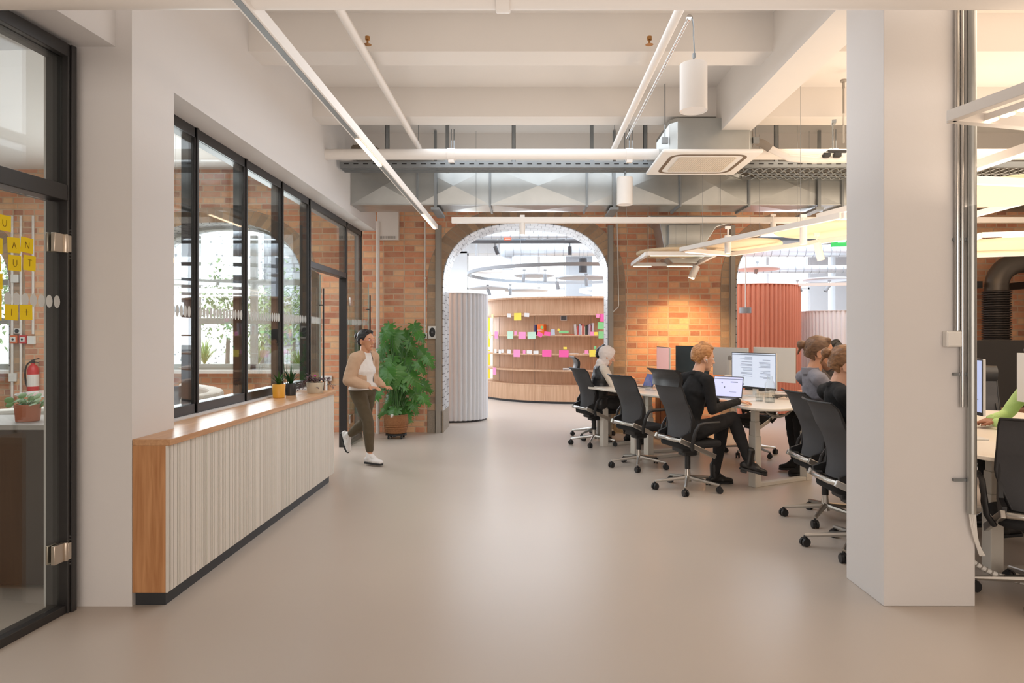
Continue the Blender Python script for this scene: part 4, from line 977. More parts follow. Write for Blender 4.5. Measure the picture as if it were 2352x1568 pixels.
place(cA, (2.90, 3.85, 0), math.radians(65), 'nearest black office chair cut by the right picture edge')
place(cA, (4.05, 5.05, 0), math.radians(185), 'office chair of the person in the green top')
place(cH, (4.55, 6.9, 0), math.radians(250), 'office chair standing before the low black screen at right')
place(cA, (-3.35, 5.95, 0), math.radians(160), 'dark office chair in the meeting room behind the first panes')
place(cA, (-4.6, 7.75, 0), math.radians(70), 'office chair beside the round meeting table')
# ================================================================ DESKS
DTOP = plain('desk_laminate', rgb(232, 224, 212), .3, var=.01)
DLEG = plain('desk_leg', rgb(214, 208, 198), .5, var=.01)
def leg(mb, x, y, rz=TH):
    M = Matrix.Translation((x, y, 0)) @ Matrix.Rotation(rz, 4, 'Z'); mb.box(-.04, .04, -.045, .045, 0.0, .50, M); mb.box(-.034, .034, -.038, .038, .5, .64, M); mb.box(-.028, .028, -.031, .031, .64, .775, M)
def desk(label, outline, legs, rails, loc, rz, legrz):
    r = root('desk', loc, rz, label, 'desk')
    m = MB(); m.prism(outline, .775, .80); m.build('tabletop', DTOP, r, bevel=.006)
    for x, y in legs:
        m = MB(); leg(m, x, y, 0); m.build('leg', DLEG, r, bevel=.004)
    for a, b in rails:
        m = MB(); m.bar((*a, .018), (*b, .018), .07, .035); m.build('foot_rail', DLEG, r, bevel=.003)
    m = MB()
    for a, b in rails: m.bar((*a, .755), (*b, .755), .06, .035)
    m.bar(((rails[0][0][0]+rails[0][1][0])/2, (rails[0][0][1]+rails[0][1][1])/2, .75), ((rails[1][0][0]+rails[1][1][0])/2, (rails[1][0][1]+rails[1][1][1])/2, .75), .1, .04)
    m.build('underframe', DLEG, r)
    return r
# local axes: x = across (v), y = along (u)
desk('white sit-stand desk with laptop and two monitors, behind the black sweater person', rrect(-.20, 1.34, -.36, 1.88, .22), [(0, 0), (.72, 0), (0, 1.69), (.72, 1.69)], [((0, 0), (.72, 0)), ((0, 1.69), (.72, 1.69))], (2.25, 6.72, 0), TH, 0)
desk('farthest white desk with the small laptop, by the brick wall', rrect(-.20, .95, 2.03, 3.05, .20), [(.08, 2.25), (.80, 2.12), (.05, 2.9), (.75, 2.9)], [((.08, 2.25), (.80, 2.12)), ((.05, 2.9), (.75, 2.9))], (2.25+.08, 6.72-.17, 0), TH, 0)
desk('white desk behind the big column with the monitor at the right picture edge', rrect(-.33, 1.5, -.50, 2.0, .24), [(0, 0), (1.1, 0), (0, 1.5), (1.1, 1.5)], [((0, 0), (1.1, 0)), ((0, 1.5), (1.1, 1.5))], (2.93, 4.29, 0), 0, 0)
# ================================================================ DESK THINGS
SCRW = emis('screen_white', rgb(196, 206, 224), .42); SCRL = emis('screen_blue', rgb(160, 172, 208), .55)
SCRP = emis('screen_pink', rgb(190, 140, 132), .5); SCRD = plain('screen_off', rgb(54, 66, 72), .15); TXT = plain('screen_text', rgb(140, 152, 172), .6)
SILV = plain('silver_plastic', rgb(214, 212, 208), .4, var=.01)
def monitor(x, y, rz, z0, label, w=.61, h=.36, scr=SCRW, back=SILV, content=None, stand_z=.80):
    # local: screen faces -X, width along Y
    r = root('monitor', (x, y, stand_z), rz, label, 'monitor')
    z = z0-stand_z
    m = MB(); m.box(0, .018, -w/2, w/2, z, z+h); m.build('casing', back, r, bevel=.003)
    m = MB(); m.box(-.003, .0, -w/2, w/2, z, z+h); m.build('bezel', BLACKP, r)
    s = MB(); s.box(-.005, -.003, -w/2+.008, w/2-.008, z+.022, z+h-.008); so_ = s.build('screen', scr, r)
    if content:
        m = MB(); content(m, w, h, z); m.build('page_text', TXT, so_)
    m = MB(); m.box(.018, .05, -.03, .03, .0, z+h*.55); m.box(-.09, .13, -.12, .12, .0, .010); m.build('stand', back, r, bevel=.003)
    m = MB(); m.lathe([(.03, 0), (.036, 0), (.036, .001), (.03, .001)], (.0185, 0, z+h*.62), 24, Matrix.Rotation(PI/2, 4, 'Y')); m.build('round_emblem', STEEL, r)
    return r
def page(m, w, h, z):
    rd = random.Random(2)
    m.box(-.0065, -.005, -w/2+.01, w/2-.01, z+h-.028, z+h-.018)
    for cy in (-.16, .10):
        yy = z+h-.05
        for i in range(18):
            if rd.random() < .8: m.box(-.0065, -.005, cy-.09, cy-.09+rd.uniform(.10, .19), yy-.004, yy)
            yy -= .0135
    m.box(-.0068, -.005, .14, .24, z+.03, z+.055)
monitor(2.56, 7.70, TH, .885, 'monitor showing a white text page, facing the black sweater person', content=page, w=.66, h=.405)
monitor(2.98, 8.2, TH+PI, .93, 'white backed monitor right behind the text page monitor', scr=SCRD, w=.64, h=.41)
monitor(2.60, 8.68, TH+PI, .97, 'white backed monitor with round emblem behind the red haired head', scr=SCRD)
monitor(2.10, 8.68, TH, .99, 'switched off dark monitor before the glowing brick wall', scr=SCRD, back=BLACKP)
monitor(1.80, 9.0, math.radians(4), .97, 'narrow looking monitor with a pinkish screen near the brick', scr=SCRP)
def app(m, w, h, z):
    m.box(-.0065, -.005, -.26, -.02, z+.10, z+.104); m.bar((-.006, -.02, z+.30), (-.006, -.10, z+.2), .001, .03, up=(1, 0, 0)); m.bar((-.006, -.10, z+.2), (-.006, .1, z+.1), .001, .012, up=(1, 0, 0))
monitor(2.93, 4.62, math.radians(-8), .98, 'monitor with light blue screen right of the big column', scr=SCRL, content=app)
monitor(3.66, 4.78, math.radians(178), 1.0, 'white backed monitor cut by the right picture edge', scr=SCRD)
def laptop(x, y, rz, label, scr, content=None, w=.31, tilt=.30):
    r = root('laptop', (x, y, .80), rz, label, 'laptop')
    m = MB(); m.box(-.24, 0, -w/2, w/2, 0, .012); b = m.build('base', SILV, r, bevel=.003)
    m = MB()
    for i in range(5):
        for j in range(13): m.box(-.045-i*.019, -.031-i*.019, -w/2+.025+j*.0205, -w/2+.042+j*.0205, .012, .0135)
    k_ = m.build('keyboard', BLACKP, b); k_['kind'] = 'stuff'
    M = Matrix.Translation((0, 0, .012)) @ Matrix.Rotation(tilt, 4, 'Y')
    m = MB(); m.box(0, .006, -w/2, w/2, 0, w*.69, M); l = m.build('lid', plain('graphite', rgb(70, 70, 74), .4), r, bevel=.002)
    m = MB(); m.box(-.0015, 0, -w/2+.008, w/2-.008, .012, w*.69-.008, M); s = m.build('screen', scr, l)
    if content:
        m = MB(); content(m, M, w); m.build('page_blocks', TXT, s)
    return r
def blk(m, M, w):
    m.box(-.003, -.0015, -.11, -.03, .165, .175, M); m.box(-.003, -.0015, -.10, -.02, .06, .064, M); m.box(-.003, -.0015, .06, .075, .155, .165, M); m.box(-.003, -.0015, -w/2+.01, w/2-.01, .198, .205, M); m.box(-.003, -.0015, .03, .045, .10, .12, M)
laptop(2.18, 7.42, math.radians(50), 'open laptop with a pale screen before the black sweater person', emis('laptop_screen', rgb(190, 194, 230), .5), blk, .335, .2)
laptop(1.58, 8.93, TH-.15, 'small tilted laptop with dark blue screen on the farthest desk', emis('blue_screen', rgb(54, 60, 110), .6), None, .26, .42)
WATER = glass('water', (.9, .93, .95, 1), 1.33)
def bottle(name, x, y, prof, label, cat, water=None, n=28):
    r = root(name, (x, y, .80), 0, label, cat)
    m = MB(); m.lathe(prof, n=n); m.build('glass_body', CGLASS, r, smooth=40)
    if water: m = MB(); m.lathe([(0, .006), (water[0], .006), (water[0], water[1]), (0, water[1])], n=n); m.build('water', WATER, r, smooth=40)
bottle('glass_carafe', 2.49, 6.98, [(.0, 0), (.05, 0), (.05, .19), (.028, .235), (.024, .27), (.021, .27), (.025, .235), (.046, .188), (.046, .005), (0, .005)], 'clear glass carafe with a little water at the near desk end', 'carafe', (.045, .05))
bottle('drinking_glass', 2.43, 7.12, [(0, 0), (.038, 0), (.042, .085), (.039, .085), (.035, .008), (0, .008)], 'low drinking glass beside the carafe', 'glass', (.034, .04))
bottle('glass_bottle', 1.53, 8.60, [(0, 0), (.035, 0), (.037, .09), (.018, .13), (.015, .16), (.012, .16), (.015, .13), (.034, .09), (.032, .005), (0, .005)], 'small glass bottle before the tilted laptop', 'bottle')
bottle('glass_bottle', 3.0, 5.9, [(0, 0), (.035, 0), (.037, .16), (.018, .20), (.015, .24), (.012, .24), (.015, .20), (.034, .16), (.032, .005), (0, .005)], 'glass bottle just left of the big column edge, behind the heads', 'bottle')
for x, y, h_, lab in ((2.42, 8.2, .20, 'tall white paper cup left of the white monitors'), (2.50, 8.28, .19, 'second white paper cup behind the tall one')):
    r = root('paper_cup', (x, y, .80), 0, lab, 'cup'); m = MB(); m.lathe([(0, 0), (.028, 0), (.036, h_-.01), (.040, h_), (.034, h_), (.026, .01), (0, .01)], n=22); m.build('cup', WPLAST, r, smooth=40)
    m = MB(); m.lathe([(.041, h_-.004), (.042, h_+.003), (.030, h_+.012), (0, h_+.012)], n=22); m.build('lid', WPAINT, r, smooth=40)
r = root('computer_mouse', (2.20, 6.84, .80), 0, 'white computer mouse under the resting hand', 'mouse'); m = MB(); m.ball((0, 0, .008), .05, .028, .02); m.build('shell', WPLAST, r, smooth=60)
r = root('cable_tangle', (2.76, 7.35, .80), 0, 'tangle of grey charger cables at the near right desk end', 'cables')
for i in range(9):
    rd = random.Random(i); m = MB(); m.tube([(.09*math.cos(t*1.1+i)+rd.uniform(-.03, .03), .05*math.sin(t*1.3+i*2), .012+.03*abs(math.sin(t+i))) for t in [q*.5 for q in range(12)]], .005, 6); m.build('cable', plain('cable_dark', rgb(84, 80, 76), .6), r, smooth=60)
r = root('hanging_desk_cable', (2.32, 6.58, .76), 0, 'grey cables sagging under the near desk end', 'cables')
for i in range(2):
    m = MB(); m.tube(bez((-.02, 0, 0), (.05, -.02, -.07-.02*i), (.18, 0, -.06-.015*i), (.28, .1, .0), 12), .006, 6); m.build('cable', STEEL, r, smooth=60)
r = root('paper_sheets', (2.42, 7.35, .80), TH, 'loose white papers between the laptop and the carafe', 'papers')
for i, (x, y, a) in enumerate(((0, 0, .2), (-.10, -.12, -.3))):
    m = MB(); m.box(-.10, .10, -.07, .07, .001+i*.002, .0025+i*.002, Matrix.Translation((x, y, 0)) @ Matrix.Rotation(a, 4, 'Z')); m.build('sheet', WPLAST, r)
r = root('dark_bag', (1.78, 8.62, .80), .4, 'flat black bag lying on the farthest desk', 'bag'); m = MB(); m.ball((0, 0, .03), .13, .09, .035); m.build('body', LEATH, r, smooth=60)
m = MB(); m.tube(bez((-.1, 0, .03), (-.1, -.1, .08), (.1, -.1, .08), (.1, 0, .03)), .006, 6); m.build('strap', LEATH, r)
r = root('waste_bin', (1.12, 9.85, 0), 0, 'grey metal box standing under the farthest desk beside the arch', 'bin'); m = MB(); m.box(-.1, .1, -.1, .1, 0, .38); m.build('body', STEEL, r, bevel=.01); m = MB(); m.box(-.102, .102, -.102, .102, .38, .40); m.build('rim', BLACKP, r)
r = root('low_cabinet', (2.02, 9.86, 0), 0, 'brown wooden cabinet under the farthest desk', 'cabinet'); m = MB(); m.box(-.12, .4, -.15, .2, 0, .70); m.build('body', wood('walnut', rgb(120, 74, 46), rgb(150, 96, 62)), r, bevel=.004); m = MB(); m.box(-.11, .39, -.165, -.15, .03, .68); m.build('door', wood('walnut2', rgb(112, 70, 44), rgb(140, 90, 58)), r)
# right strip: low black screen, bent ventilation pipe
r = root('low_screen', (5.0, 7.9, 0), 0, 'low black partition screen in front of the orange brick at right', 'partition'); m = MB(); m.box(0, 3, 0, .06, .65, 1.43); m.build('panel', plain('black_felt', rgb(40, 37, 36), .9), r, bevel=.01)
for x in (.2, 1.6, 2.8):
    m = MB(); m.box(x-.03, x+.03, 0, .06, 0, .65); m.box(x-.03, x+.03, -.2, .26, 0, .02); m.build('foot', BLACKP, r)
r = root('ventilation_pipe', (6.75, 9.8, 0), 0, 'thick dark ventilation pipe bent over like a hook on the brick', 'pipe')
m = MB(); m.tube([(0, 0, 1.3), (0, 0, 2.2)]+[(.38-.38*math.cos(a), 0, 2.2+.33*math.sin(a)) for a in [PI*i/14 for i in range(15)]]+[(.76, 0, 1.3)], .15, 22); m.build('bend', plain('dark_pipe', rgb(96, 90, 84), .4, metal=.5), r, smooth=60)
for x in (0, .76):
    m = MB(); z = .9
    while z < 2.1: m.lathe([(.155, 0), (.185, .012), (.185, .02), (.155, .032)], (x, 0, z), 24); z += .034
    m.build('ribbed_sleeve', plain('ribbed_black', rgb(62, 56, 54), .5), r, smooth=60)
for x in (-.26, .5):
    m = MB(); m.box(x-.04, x+.06, 0, .55, 2.16, 2.26); m.build('bracket', BLACKP, r)

# ================================================================ FAR ROOM
def fluted(name, x, y, R_, z1, mat, label, n=None, door=None):
    r = root(name, (x, y, 0), 0, label, 'round booth'); n = n or int(2*PI*R_/.085); m = MB(); prof = []
    for k in range(n*6):
        a = 2*PI*k/(n*6); rr = R_-.034*(1-abs(math.sin(a*n/2)))*1.0; prof.append((rr*math.cos(a), rr*math.sin(a)))
    m.prism(prof, .03, z1); m.build('fluted_shell', mat, r, smooth=60)
    m = MB(); m.lathe([(0, 0), (R_-.02, 0), (R_-.02, .03), (0, .03)], n=48); m.build('plinth', BLACKP, r)
    m = MB(); m.lathe([(R_-.05, z1), (R_+.004, z1), (R_+.004, z1+.012), (R_-.05, z1+.012)], n=64); m.build('top_rim', mat, r)
    if door:
        m = MB(); a = door; 
        for da in (-.0, ): m.box(-.008, .008, -.012, .004, .03, z1-.55, Matrix.Translation((R_*math.cos(a), R_*math.sin(a), 0)) @ Matrix.Rotation(a+PI/2, 4, 'Z'))
        m.build('door_gap', plain('terracotta_dark', rgb(110, 52, 40), .9), r)
    return r
fluted('fluted_booth', -1.22, 12.07, .54, 2.19, GREYFL, 'pale grey fluted round column booth standing inside the big arch')
fluted('fluted_booth', 4.36, 13.5, 1.0, 2.42, REDFL, 'terracotta fluted round booth beyond the second arch', door=-2.52)
fluted('fluted_booth', 6.42, 13.6, .95, 1.94, WHFL, 'white fluted low round booth right of the terracotta one')
# curved bookcase
BX, BY, BR = 1.2, 16.95, 2.35
bc = root('curved_bookcase', (BX, BY, 0), 0, 'large curved pale oak bookcase covered with paper notes, seen through the arch', 'bookcase')
A0, A1 = math.radians(180), math.radians(360)
def arc_slab(mb, r0, r1, z0, z1, a0=A0, a1=A1, n=72):
    vs = []; fs = []
    for i in range(n+1):
        a = a0+(a1-a0)*i/n
        for rr, z in ((r0, z0), (r1, z0), (r1, z1), (r0, z1)): vs.append((rr*math.cos(a), rr*math.sin(a), z))
    for i in range(n):
        b = i*4
        for k in range(4): fs.append((b+k, b+(k+1) % 4, b+4+(k+1) % 4, b+4+k))
    fs += [(0, 1, 2, 3), (n*4+3, n*4+2, n*4+1, n*4)]; mb.add(vs, fs)
m = MB(); arc_slab(m, 2.0, 2.03, .40, 1.93); m.build('back_panel', BEECH, bc, smooth=30)
m = MB(); arc_slab(m, 2.0, 2.24, 1.94, 2.27); m.build('fascia', BEECH, bc, smooth=30)
m = MB(); arc_slab(m, 1.9, 2.36, 2.27, 2.31); m.build('top', BEECH, bc, smooth=30)
m = MB(); arc_slab(m, 2.0, 2.35, .05, .375); m.build('base_cabinet', BEECH, bc, smooth=30)
m = MB(); arc_slab(m, 2.0, 2.33, 0.0, .05); m.build('plinth', DARKP, bc, smooth=30)
SH = [1.92, 1.47, 1.06, .71, .385]
for z in SH:
    m = MB(); arc_slab(m, 2.0, 2.35, z-.015, z+.015); m.build('shelf', BEECH, bc, smooth=30)
for a in (188, 205, 222, 240, 258, 276, 294, 312, 330, 348):
    m = MB(); t = math.radians(a); m.box(2.029, 2.034, -.002, .002, .40, 1.92, Matrix.Rotation(t, 4, 'Z')); m.build('panel_joint', GROOVE, bc)
def bc_hit(px, R_=BR):
    k = (px-1209)/1568   # X = k D
    a = k*k+1; b = -2*(k*BX+BY); c = BX*BX+BY*BY-R_*R_; D = (-b-math.sqrt(b*b-4*a*c))/(2*a)
    return k*D, D, math.atan2(D-BY, k*D-BX)
NC = {'yellow': plain('note_yellow', rgb(240, 220, 90), .8), 'pale yellow': plain('note_pale', rgb(240, 232, 170), .8), 'white': plain('note_white', rgb(226, 226, 224), .8), 'pink': plain('note_pink', rgb(242, 150, 196), .8), 'hot pink': plain('note_hot', rgb(240, 100, 170), .8),
      'mint': plain('note_mint', rgb(190, 222, 200), .8), 'green': plain('note_green', rgb(136, 206, 140), .8), 'grey': plain('note_grey', rgb(184, 192, 204), .8)}
NOTES = [  # px, py, w px, h px, colour, rot
 [(1131, 726, 9, 9, 'pale yellow', 0), (1169, 724, 12, 9, 'white', .05), (1189, 727, 21, 17, 'yellow', 0), (1210, 723, 13, 9, 'white', .08), (1373, 725, 8, 9, 'pink', .1), (1383, 729, 9, 18, 'hot pink', 0)],
 [(1126, 769, 13, 16, 'pale yellow', 0), (1140, 769, 14, 16, 'pink', .03), (1172, 769, 18, 17, 'mint', -.03), (1184, 765, 7, 9, 'pink', 0), (1199, 770, 20, 16, 'pink', 0), (1221, 770, 21, 16, 'mint', -.02), (1240, 768, 13, 10, 'hot pink', .5), (1257, 766, 15, 9, 'hot pink', .15), (1270, 763, 9, 14, 'grey', -.05), (1295, 762, 22, 5, 'green', 0), (1283, 757, 5, 5, 'yellow', .3), (1360, 766, 8, 9, 'pink', 0), (1369, 766, 8, 8, 'yellow', 0), (1380, 748, 15, 16, 'green', .03), (1382, 769, 15, 16, 'green', 0)],
 [(1124, 800, 9, 7, 'white', 0), (1138, 806, 9, 9, 'white', 0), (1148, 807, 9, 9, 'white', .04), (1154, 806, 8, 8, 'white', 0), (1169, 807, 11, 9, 'white', 0), (1187, 811, 19, 17, 'pink', 0), (1204, 808, 7, 8, 'pink', 0), (1216, 808, 14, 8, 'white', .03), (1231, 809, 13, 8, 'white', -.04), (1256, 811, 22, 16, 'hot pink', 0), (1295, 812, 22, 16, 'hot pink', .02), (1298, 799, 8, 5, 'yellow', 0), (1347, 808, 8, 8, 'pink', 0), (1361, 811, 15, 16, 'yellow', -.03), (1367, 798, 5, 7, 'green', 0)],
 [(1136, 852, 14, 16, 'pink', 0)]]
ORD = ['first', 'second', 'third', 'fourth', 'fifth', 'sixth', 'seventh', 'eighth', 'ninth', 'tenth', 'eleventh', 'twelfth', 'thirteenth', 'fourteenth', 'fifteenth']
for si, row in enumerate(NOTES):
    for j, (px, py, w_, h_, c, a) in enumerate(sorted(row)):
        X, D, an = bc_hit(px, BR+.004+.002*(j % 2)); s = D/1568
        M = Matrix.Rotation(an+PI/2, 4, 'Z') @ Matrix.Rotation(a, 4, 'Y'); m = MB(); m.box(-w_*s/2, w_*s/2, -.0008, .0008, -h_*s/2, h_*s/2, M)
        lab = '%s paper note, %s from the left on the %s shelf edge' % (c, ORD[j], ORD[si])
        if si == 3: lab = 'single pink paper note on the fourth shelf edge'
        o = m.build('paper_note', NC[c], None, loc=(X, D, 1.5-(py-767)*s)); tag(o, lab, 'paper note', 'paper notes on the curved bookcase')
# books
BC = [rgb(206, 200, 196), rgb(190, 84, 80), rgb(180, 184, 204), rgb(222, 220, 216), rgb(200, 96, 84), rgb(208, 170, 160), rgb(58, 92, 72), rgb(54, 52, 56), rgb(200, 180, 196), rgb(172, 96, 110), rgb(214, 212, 222)]
BN = ['off white', 'red', 'pale blue', 'white', 'coral', 'pale pink', 'dark green', 'black', 'lilac', 'plum', 'tall pale grey']
def book(px, wpx, hpx, col, label, lean=0, z=1.485, grp='books in the row on the second shelf', rad=2.19, face=None):
    X, D, an = bc_hit(px, rad); s = D/1568; r = root('book', (X, D, z), an+PI/2, label, 'book', grp); w_ = wpx*s; h_ = hpx*s
    M = Matrix.Rotation(lean, 4, 'Y')
    m = MB(); m.box(-w_/2, w_/2, -.0, .15, 0, h_, M); m.build('cover', plain('book_cover', col, .6), r, bevel=.001)
    m = MB(); m.box(-w_/2+.002, w_/2-.002, .003, .153, .003, h_+.0005, M); m.build('pages', WPLAST, r)
    return r
px = 1319.5
for i, (c, nme) in enumerate(zip(BC, BN)):
    w_ = [6, 3.4, 4.6, 3.2, 4, 3.6, 3.2, 3.2, 4.6, 3.2, 5.4][i]; book(px+w_/2, w_*.93, [24, 20, 25, 21, 24, 19, 20, 22, 24, 21, 27][i], c, '%s book spine in the row on the second shelf' % nme, [-.08, 0, .04, 0, 0, 0, 0, 0, .06, 0, .05][i]); px += w_
r = book(1241, 17, 24, rgb(240, 120, 44), 'orange book facing outwards on the second shelf', 0, grp=None, rad=2.22)
m = MB(); m.lathe([(0, 0), (.035, 0)], (.04, -.002, .16), 16, Matrix.Rotation(PI/2, 4, 'X')); m.build('round_sticker', NC['green'], r)
m = MB(); m.box(-.07, .03, -.002, -.001, .10, .108); m.box(-.07, .05, -.002, -.001, .085, .093); m.build('title_lines', WPLAST, r)
book(1229.5, 5, 23, rgb(62, 56, 100), 'dark blue book beside the orange book', 0, grp=None, rad=2.22)
X, D, an = bc_hit(1295, 2.06); o = MB(); o.box(-.07, .07, -.002, .002, -.055, .055); o = o.build('photo_print', WPLAST, None, loc=(X, D, 1.85), rot=(0, 0, an+PI/2)); tag(o, 'small black and white photo print under the top shelf', 'photo print')
m = MB(); m.box(-.06, .06, -.004, -.002, -.045, .045); m.build('picture', plain('dark_photo', rgb(90, 92, 96), .5, var=.8, scale=30), o)
for px, z, w_, lab in ((1318, 1.075, .20, 'white booklet lying on the third shelf'), (1310, .725, .3, 'pile of magazines lying on the fourth shelf'), (1145, 1.075, .2, 'dark flat booklet at the left end of the third shelf'), (1350, 1.075, .2, 'grey booklet at the right end of the third shelf'), (1305, 1.49, .25, 'thin red booklet lying left of the book row')):
    X, D, an = bc_hit(px, 2.22); r = root('booklet', (X, D, z), an+PI/2, lab, 'booklet')
    n_ = 3 if 'pile' in lab else 1
    for i in range(n_):
        m = MB(); m.box(-w_/2, w_/2, -.08, .08, i*.014, i*.014+.012, Matrix.Rotation(.2*i-.1, 4, 'Z')); m.build('cover', [WPLAST, NC['grey'], NC['white']][i] if 'dark' not in lab and 'red' not in lab else (BLACKP if 'dark' in lab else plain('thin_red', rgb(196, 90, 60), .6)), r)
# yellow board at the bookcase end
r = root('yellow_board', (-1.28, 17.6, 0), .1, 'narrow yellow board behind the left end of the bookcase', 'board'); m = MB(); m.box(-.1, .35, 0, .04, .35, 2.1); m.build('panel', plain('yellow_panel', rgb(242, 206, 70), .7), r); m = MB(); m.box(-.1, .35, -.01, .05, 0, .35); m.build('foot', WPAINT, r)
# far room ceiling equipment
FB = plain('far_black_track', rgb(60, 62, 66), .5); FS = plain('far_silver', rgb(196, 202, 208), .35, metal=.5, var=.06); FG = plain('far_grey', rgb(150, 156, 162), .6)
def thing_mesh(name, label, cat, mb, mat, loc=(0, 0, 0), sm=40, grp=None):
    r = root(name, loc, 0, label, cat, grp); mb.build(name.split('_')[-1] if '_' in name else 'body', mat, r, smooth=sm); return r
r = root('black_track', (-1.5, 12.5, 3.16), 0, 'thick black lighting track across the top of the big arch opening', 'track'); m = MB(); m.box(0, 3.2, -.03, .03, 0, .055); m.build('profile', FB, r)
for x in (.2, 1.8, 3.0):
    m = MB(); m.tube([(x, 0, .05), (x, 0, .9)], .004, 6); m.build('wire', FG, r)
r = root('black_track', (3.6, 12.8, 3.25), 0, 'dark lighting track across the second arch opening', 'track'); m = MB(); m.box(0, 4, -.03, .03, 0, .06); m.build('profile', FB, r)
for x in (.4, 2.8):
    m = MB(); m.tube([(x, 0, .05), (x, 0, .85)], .004, 6); m.build('wire', FG, r)
for px, tl, lab in ((1137, .35, 'black spot lamp tilted on the far track, left one'), (1309, 0, 'straight black spot lamp on the far track, right one')):
    p = at(px, 566, 12.45); spot_lamp(p, -tl, 0, lab, .036, .15, FB, light=False)
def hduct(px0, px1, py, D, rr, label):
    a = at(px0, py, D); b = at(px1, py, D); r = root('round_duct', a, 0, label, 'duct'); m = MB(); L_ = (b-a).length; m.tube([(0, 0, 0), (L_, 0, 0)], rr, 24); m.build('duct', FS, r, smooth=40); m = MB(); x = .1
    while x < L_: m.tube([(x, 0, 0), (x+.012, 0, 0)], rr+.006, 24); x += .18
    m.build('spiral_seams', FG, r, smooth=40); return r
hduct(1150, 1420, 574, 15, .14, 'silver spiral duct hanging level under the far ceiling in the big arch')
hduct(1640, 2000, 576, 14.5, .13, 'silver spiral duct hanging level beyond the second arch')
hduct(1010, 1420, 542, 13.2, .05, 'thin silver pipe high in the big arch opening')
hduct(1650, 2000, 618, 15.5, .09, 'slim pale duct beneath the spiral duct beyond the second arch')
r = root('vertical_duct', at(1166, 600, 15.2)-Vector((0, 0, 0)), 0, 'silver vertical duct with round outlet dropping behind the air unit', 'duct'); m = MB(); m.tube([(0, 0, -.16), (0, 0, .25)], .14, 24); m.tube([(0, 0, -.18), (0, 0, -.13)], .17, 24); m.tube([(0, 0, .1), (0, 0, .3), (.15, 0, .36), (.4, 0, .36)], .15, 20); m.build('duct', FS, r, smooth=50)
m = MB(); m.lathe([(0, -.185), (.13, -.185)], n=24); m.build('outlet', FG, r)
p = at(1087, 622, 14.2); r = root('far_air_unit', p, 0, 'white ceiling air unit box at the upper left of the big arch', 'air conditioner'); m = MB(); m.box(0, .55, 0, .6, 0, .30); m.build('housing', WPAINT, r, bevel=.02)
m = MB(); m.box(-.10, .62, -.1, .7, -.03, 0); m.build('panel', WPLAST, r, bevel=.01); m = MB(); m.box(.22, .4, -.005, 0, .02, .05); m.build('vent_slot', FB, r)
m = MB()
for x, y in ((.05, .1), (.5, .1)): m.tube([(x, y, .3), (x, y, .78)], .006, 6)
m.build('hanger', FG, r)
r = root('far_sign', at(1166, 549, 13), 0, 'small orange emergency sign high in the big arch', 'sign'); m = MB(); m.box(-.07, .07, 0, .015, -.03, .03); m.build('plate', plain('orange_sign', rgb(226, 96, 60), .5), r); m = MB(); m.box(-.05, .05, -.003, 0, -.006, .008); m.build('mark', WPLAST, r); m = MB(); m.tube([(0, 0, .03), (0, 0, .7)], .004, 6); m.build('wire', FG, r)
for px, py, D, lab in ((1229, 525, 14, 'upper of two square ceiling light panels in the big arch'), (1226, 545, 16, 'lower square ceiling light panel in the big arch')):
    r = root('far_panel_light', at(px, py, D), 0, lab, 'ceiling light'); m = MB(); m.box(-.16, .16, -.15, .15, 0, .06); m.build('frame', FG, r); m = MB(); m.box(-.14, .14, -.13, .13, -.004, 0); m.build('diffuser', emis('panel_glow', (1, 1, 1, 1), 2), r); m = MB(); m.tube([(0, 0, .05), (0, 0, 4.1-at(px, py, D).z)], .01, 6); m.build('hanger', FG, r)
def ring_light(c, R_, z, label, mat=FG, lit=False):
    r = root('ring_light', (c[0], c[1], z), 0, label, 'ring light'); m = MB(); n = 80; o_ = [(R_*math.cos(2*PI*k/n), R_*math.sin(2*PI*k/n)) for k in range(n)]; i_ = [(x*(1-.05/R_), y*(1-.05/R_)) for x, y in o_]; ring_prism(m, o_, i_, 0, .06); m.build('ring', mat, r, smooth=40)
    if lit: m = MB(); ring_prism(m, [(x*.995, y*.995) for x, y in o_], [(x*1.01, y*1.01) for x, y in i_], -.004, .001); m.build('led', LITS, r)
    m = MB()
    for a in (1.0, 2.8, 4.2, 5.5): m.tube([(R_*math.cos(a), R_*math.sin(a), .05), (R_*math.cos(a), R_*math.sin(a), 4.1-z)], .004, 5)
    m.build('wire', FG, r); return r
ring_light((.95, 13.9), 2.15, 2.68, 'large grey ring shaped track light hanging inside the big arch')
ring_light((2.7, 15.5), 1.5, 2.46, 'glowing ring light right over the curved bookcase', WPAINT, True)
for k_, (x, y, rr, z, lab) in enumerate(((.16, 14.2, .42, 2.70, 'grey acoustic disc in the middle of the ring light'), (1.15, 13.8, .52, 2.62, 'grey acoustic disc right of the middle one in the ring light'), (-.85, 15.2, .45, 2.50, 'low grey acoustic disc left over the bookcase'), (.0, 15.6, .5, 2.48, 'low grey acoustic disc over the bookcase centre'), (4.5, 13.3, .42, 2.75, 'grey acoustic disc over the terracotta booth'), (5.9, 13.4, .45, 2.55, 'pale acoustic disc over the white booth'))):
    o = disc((x, y), rr, z, lab, mat=FELTG)
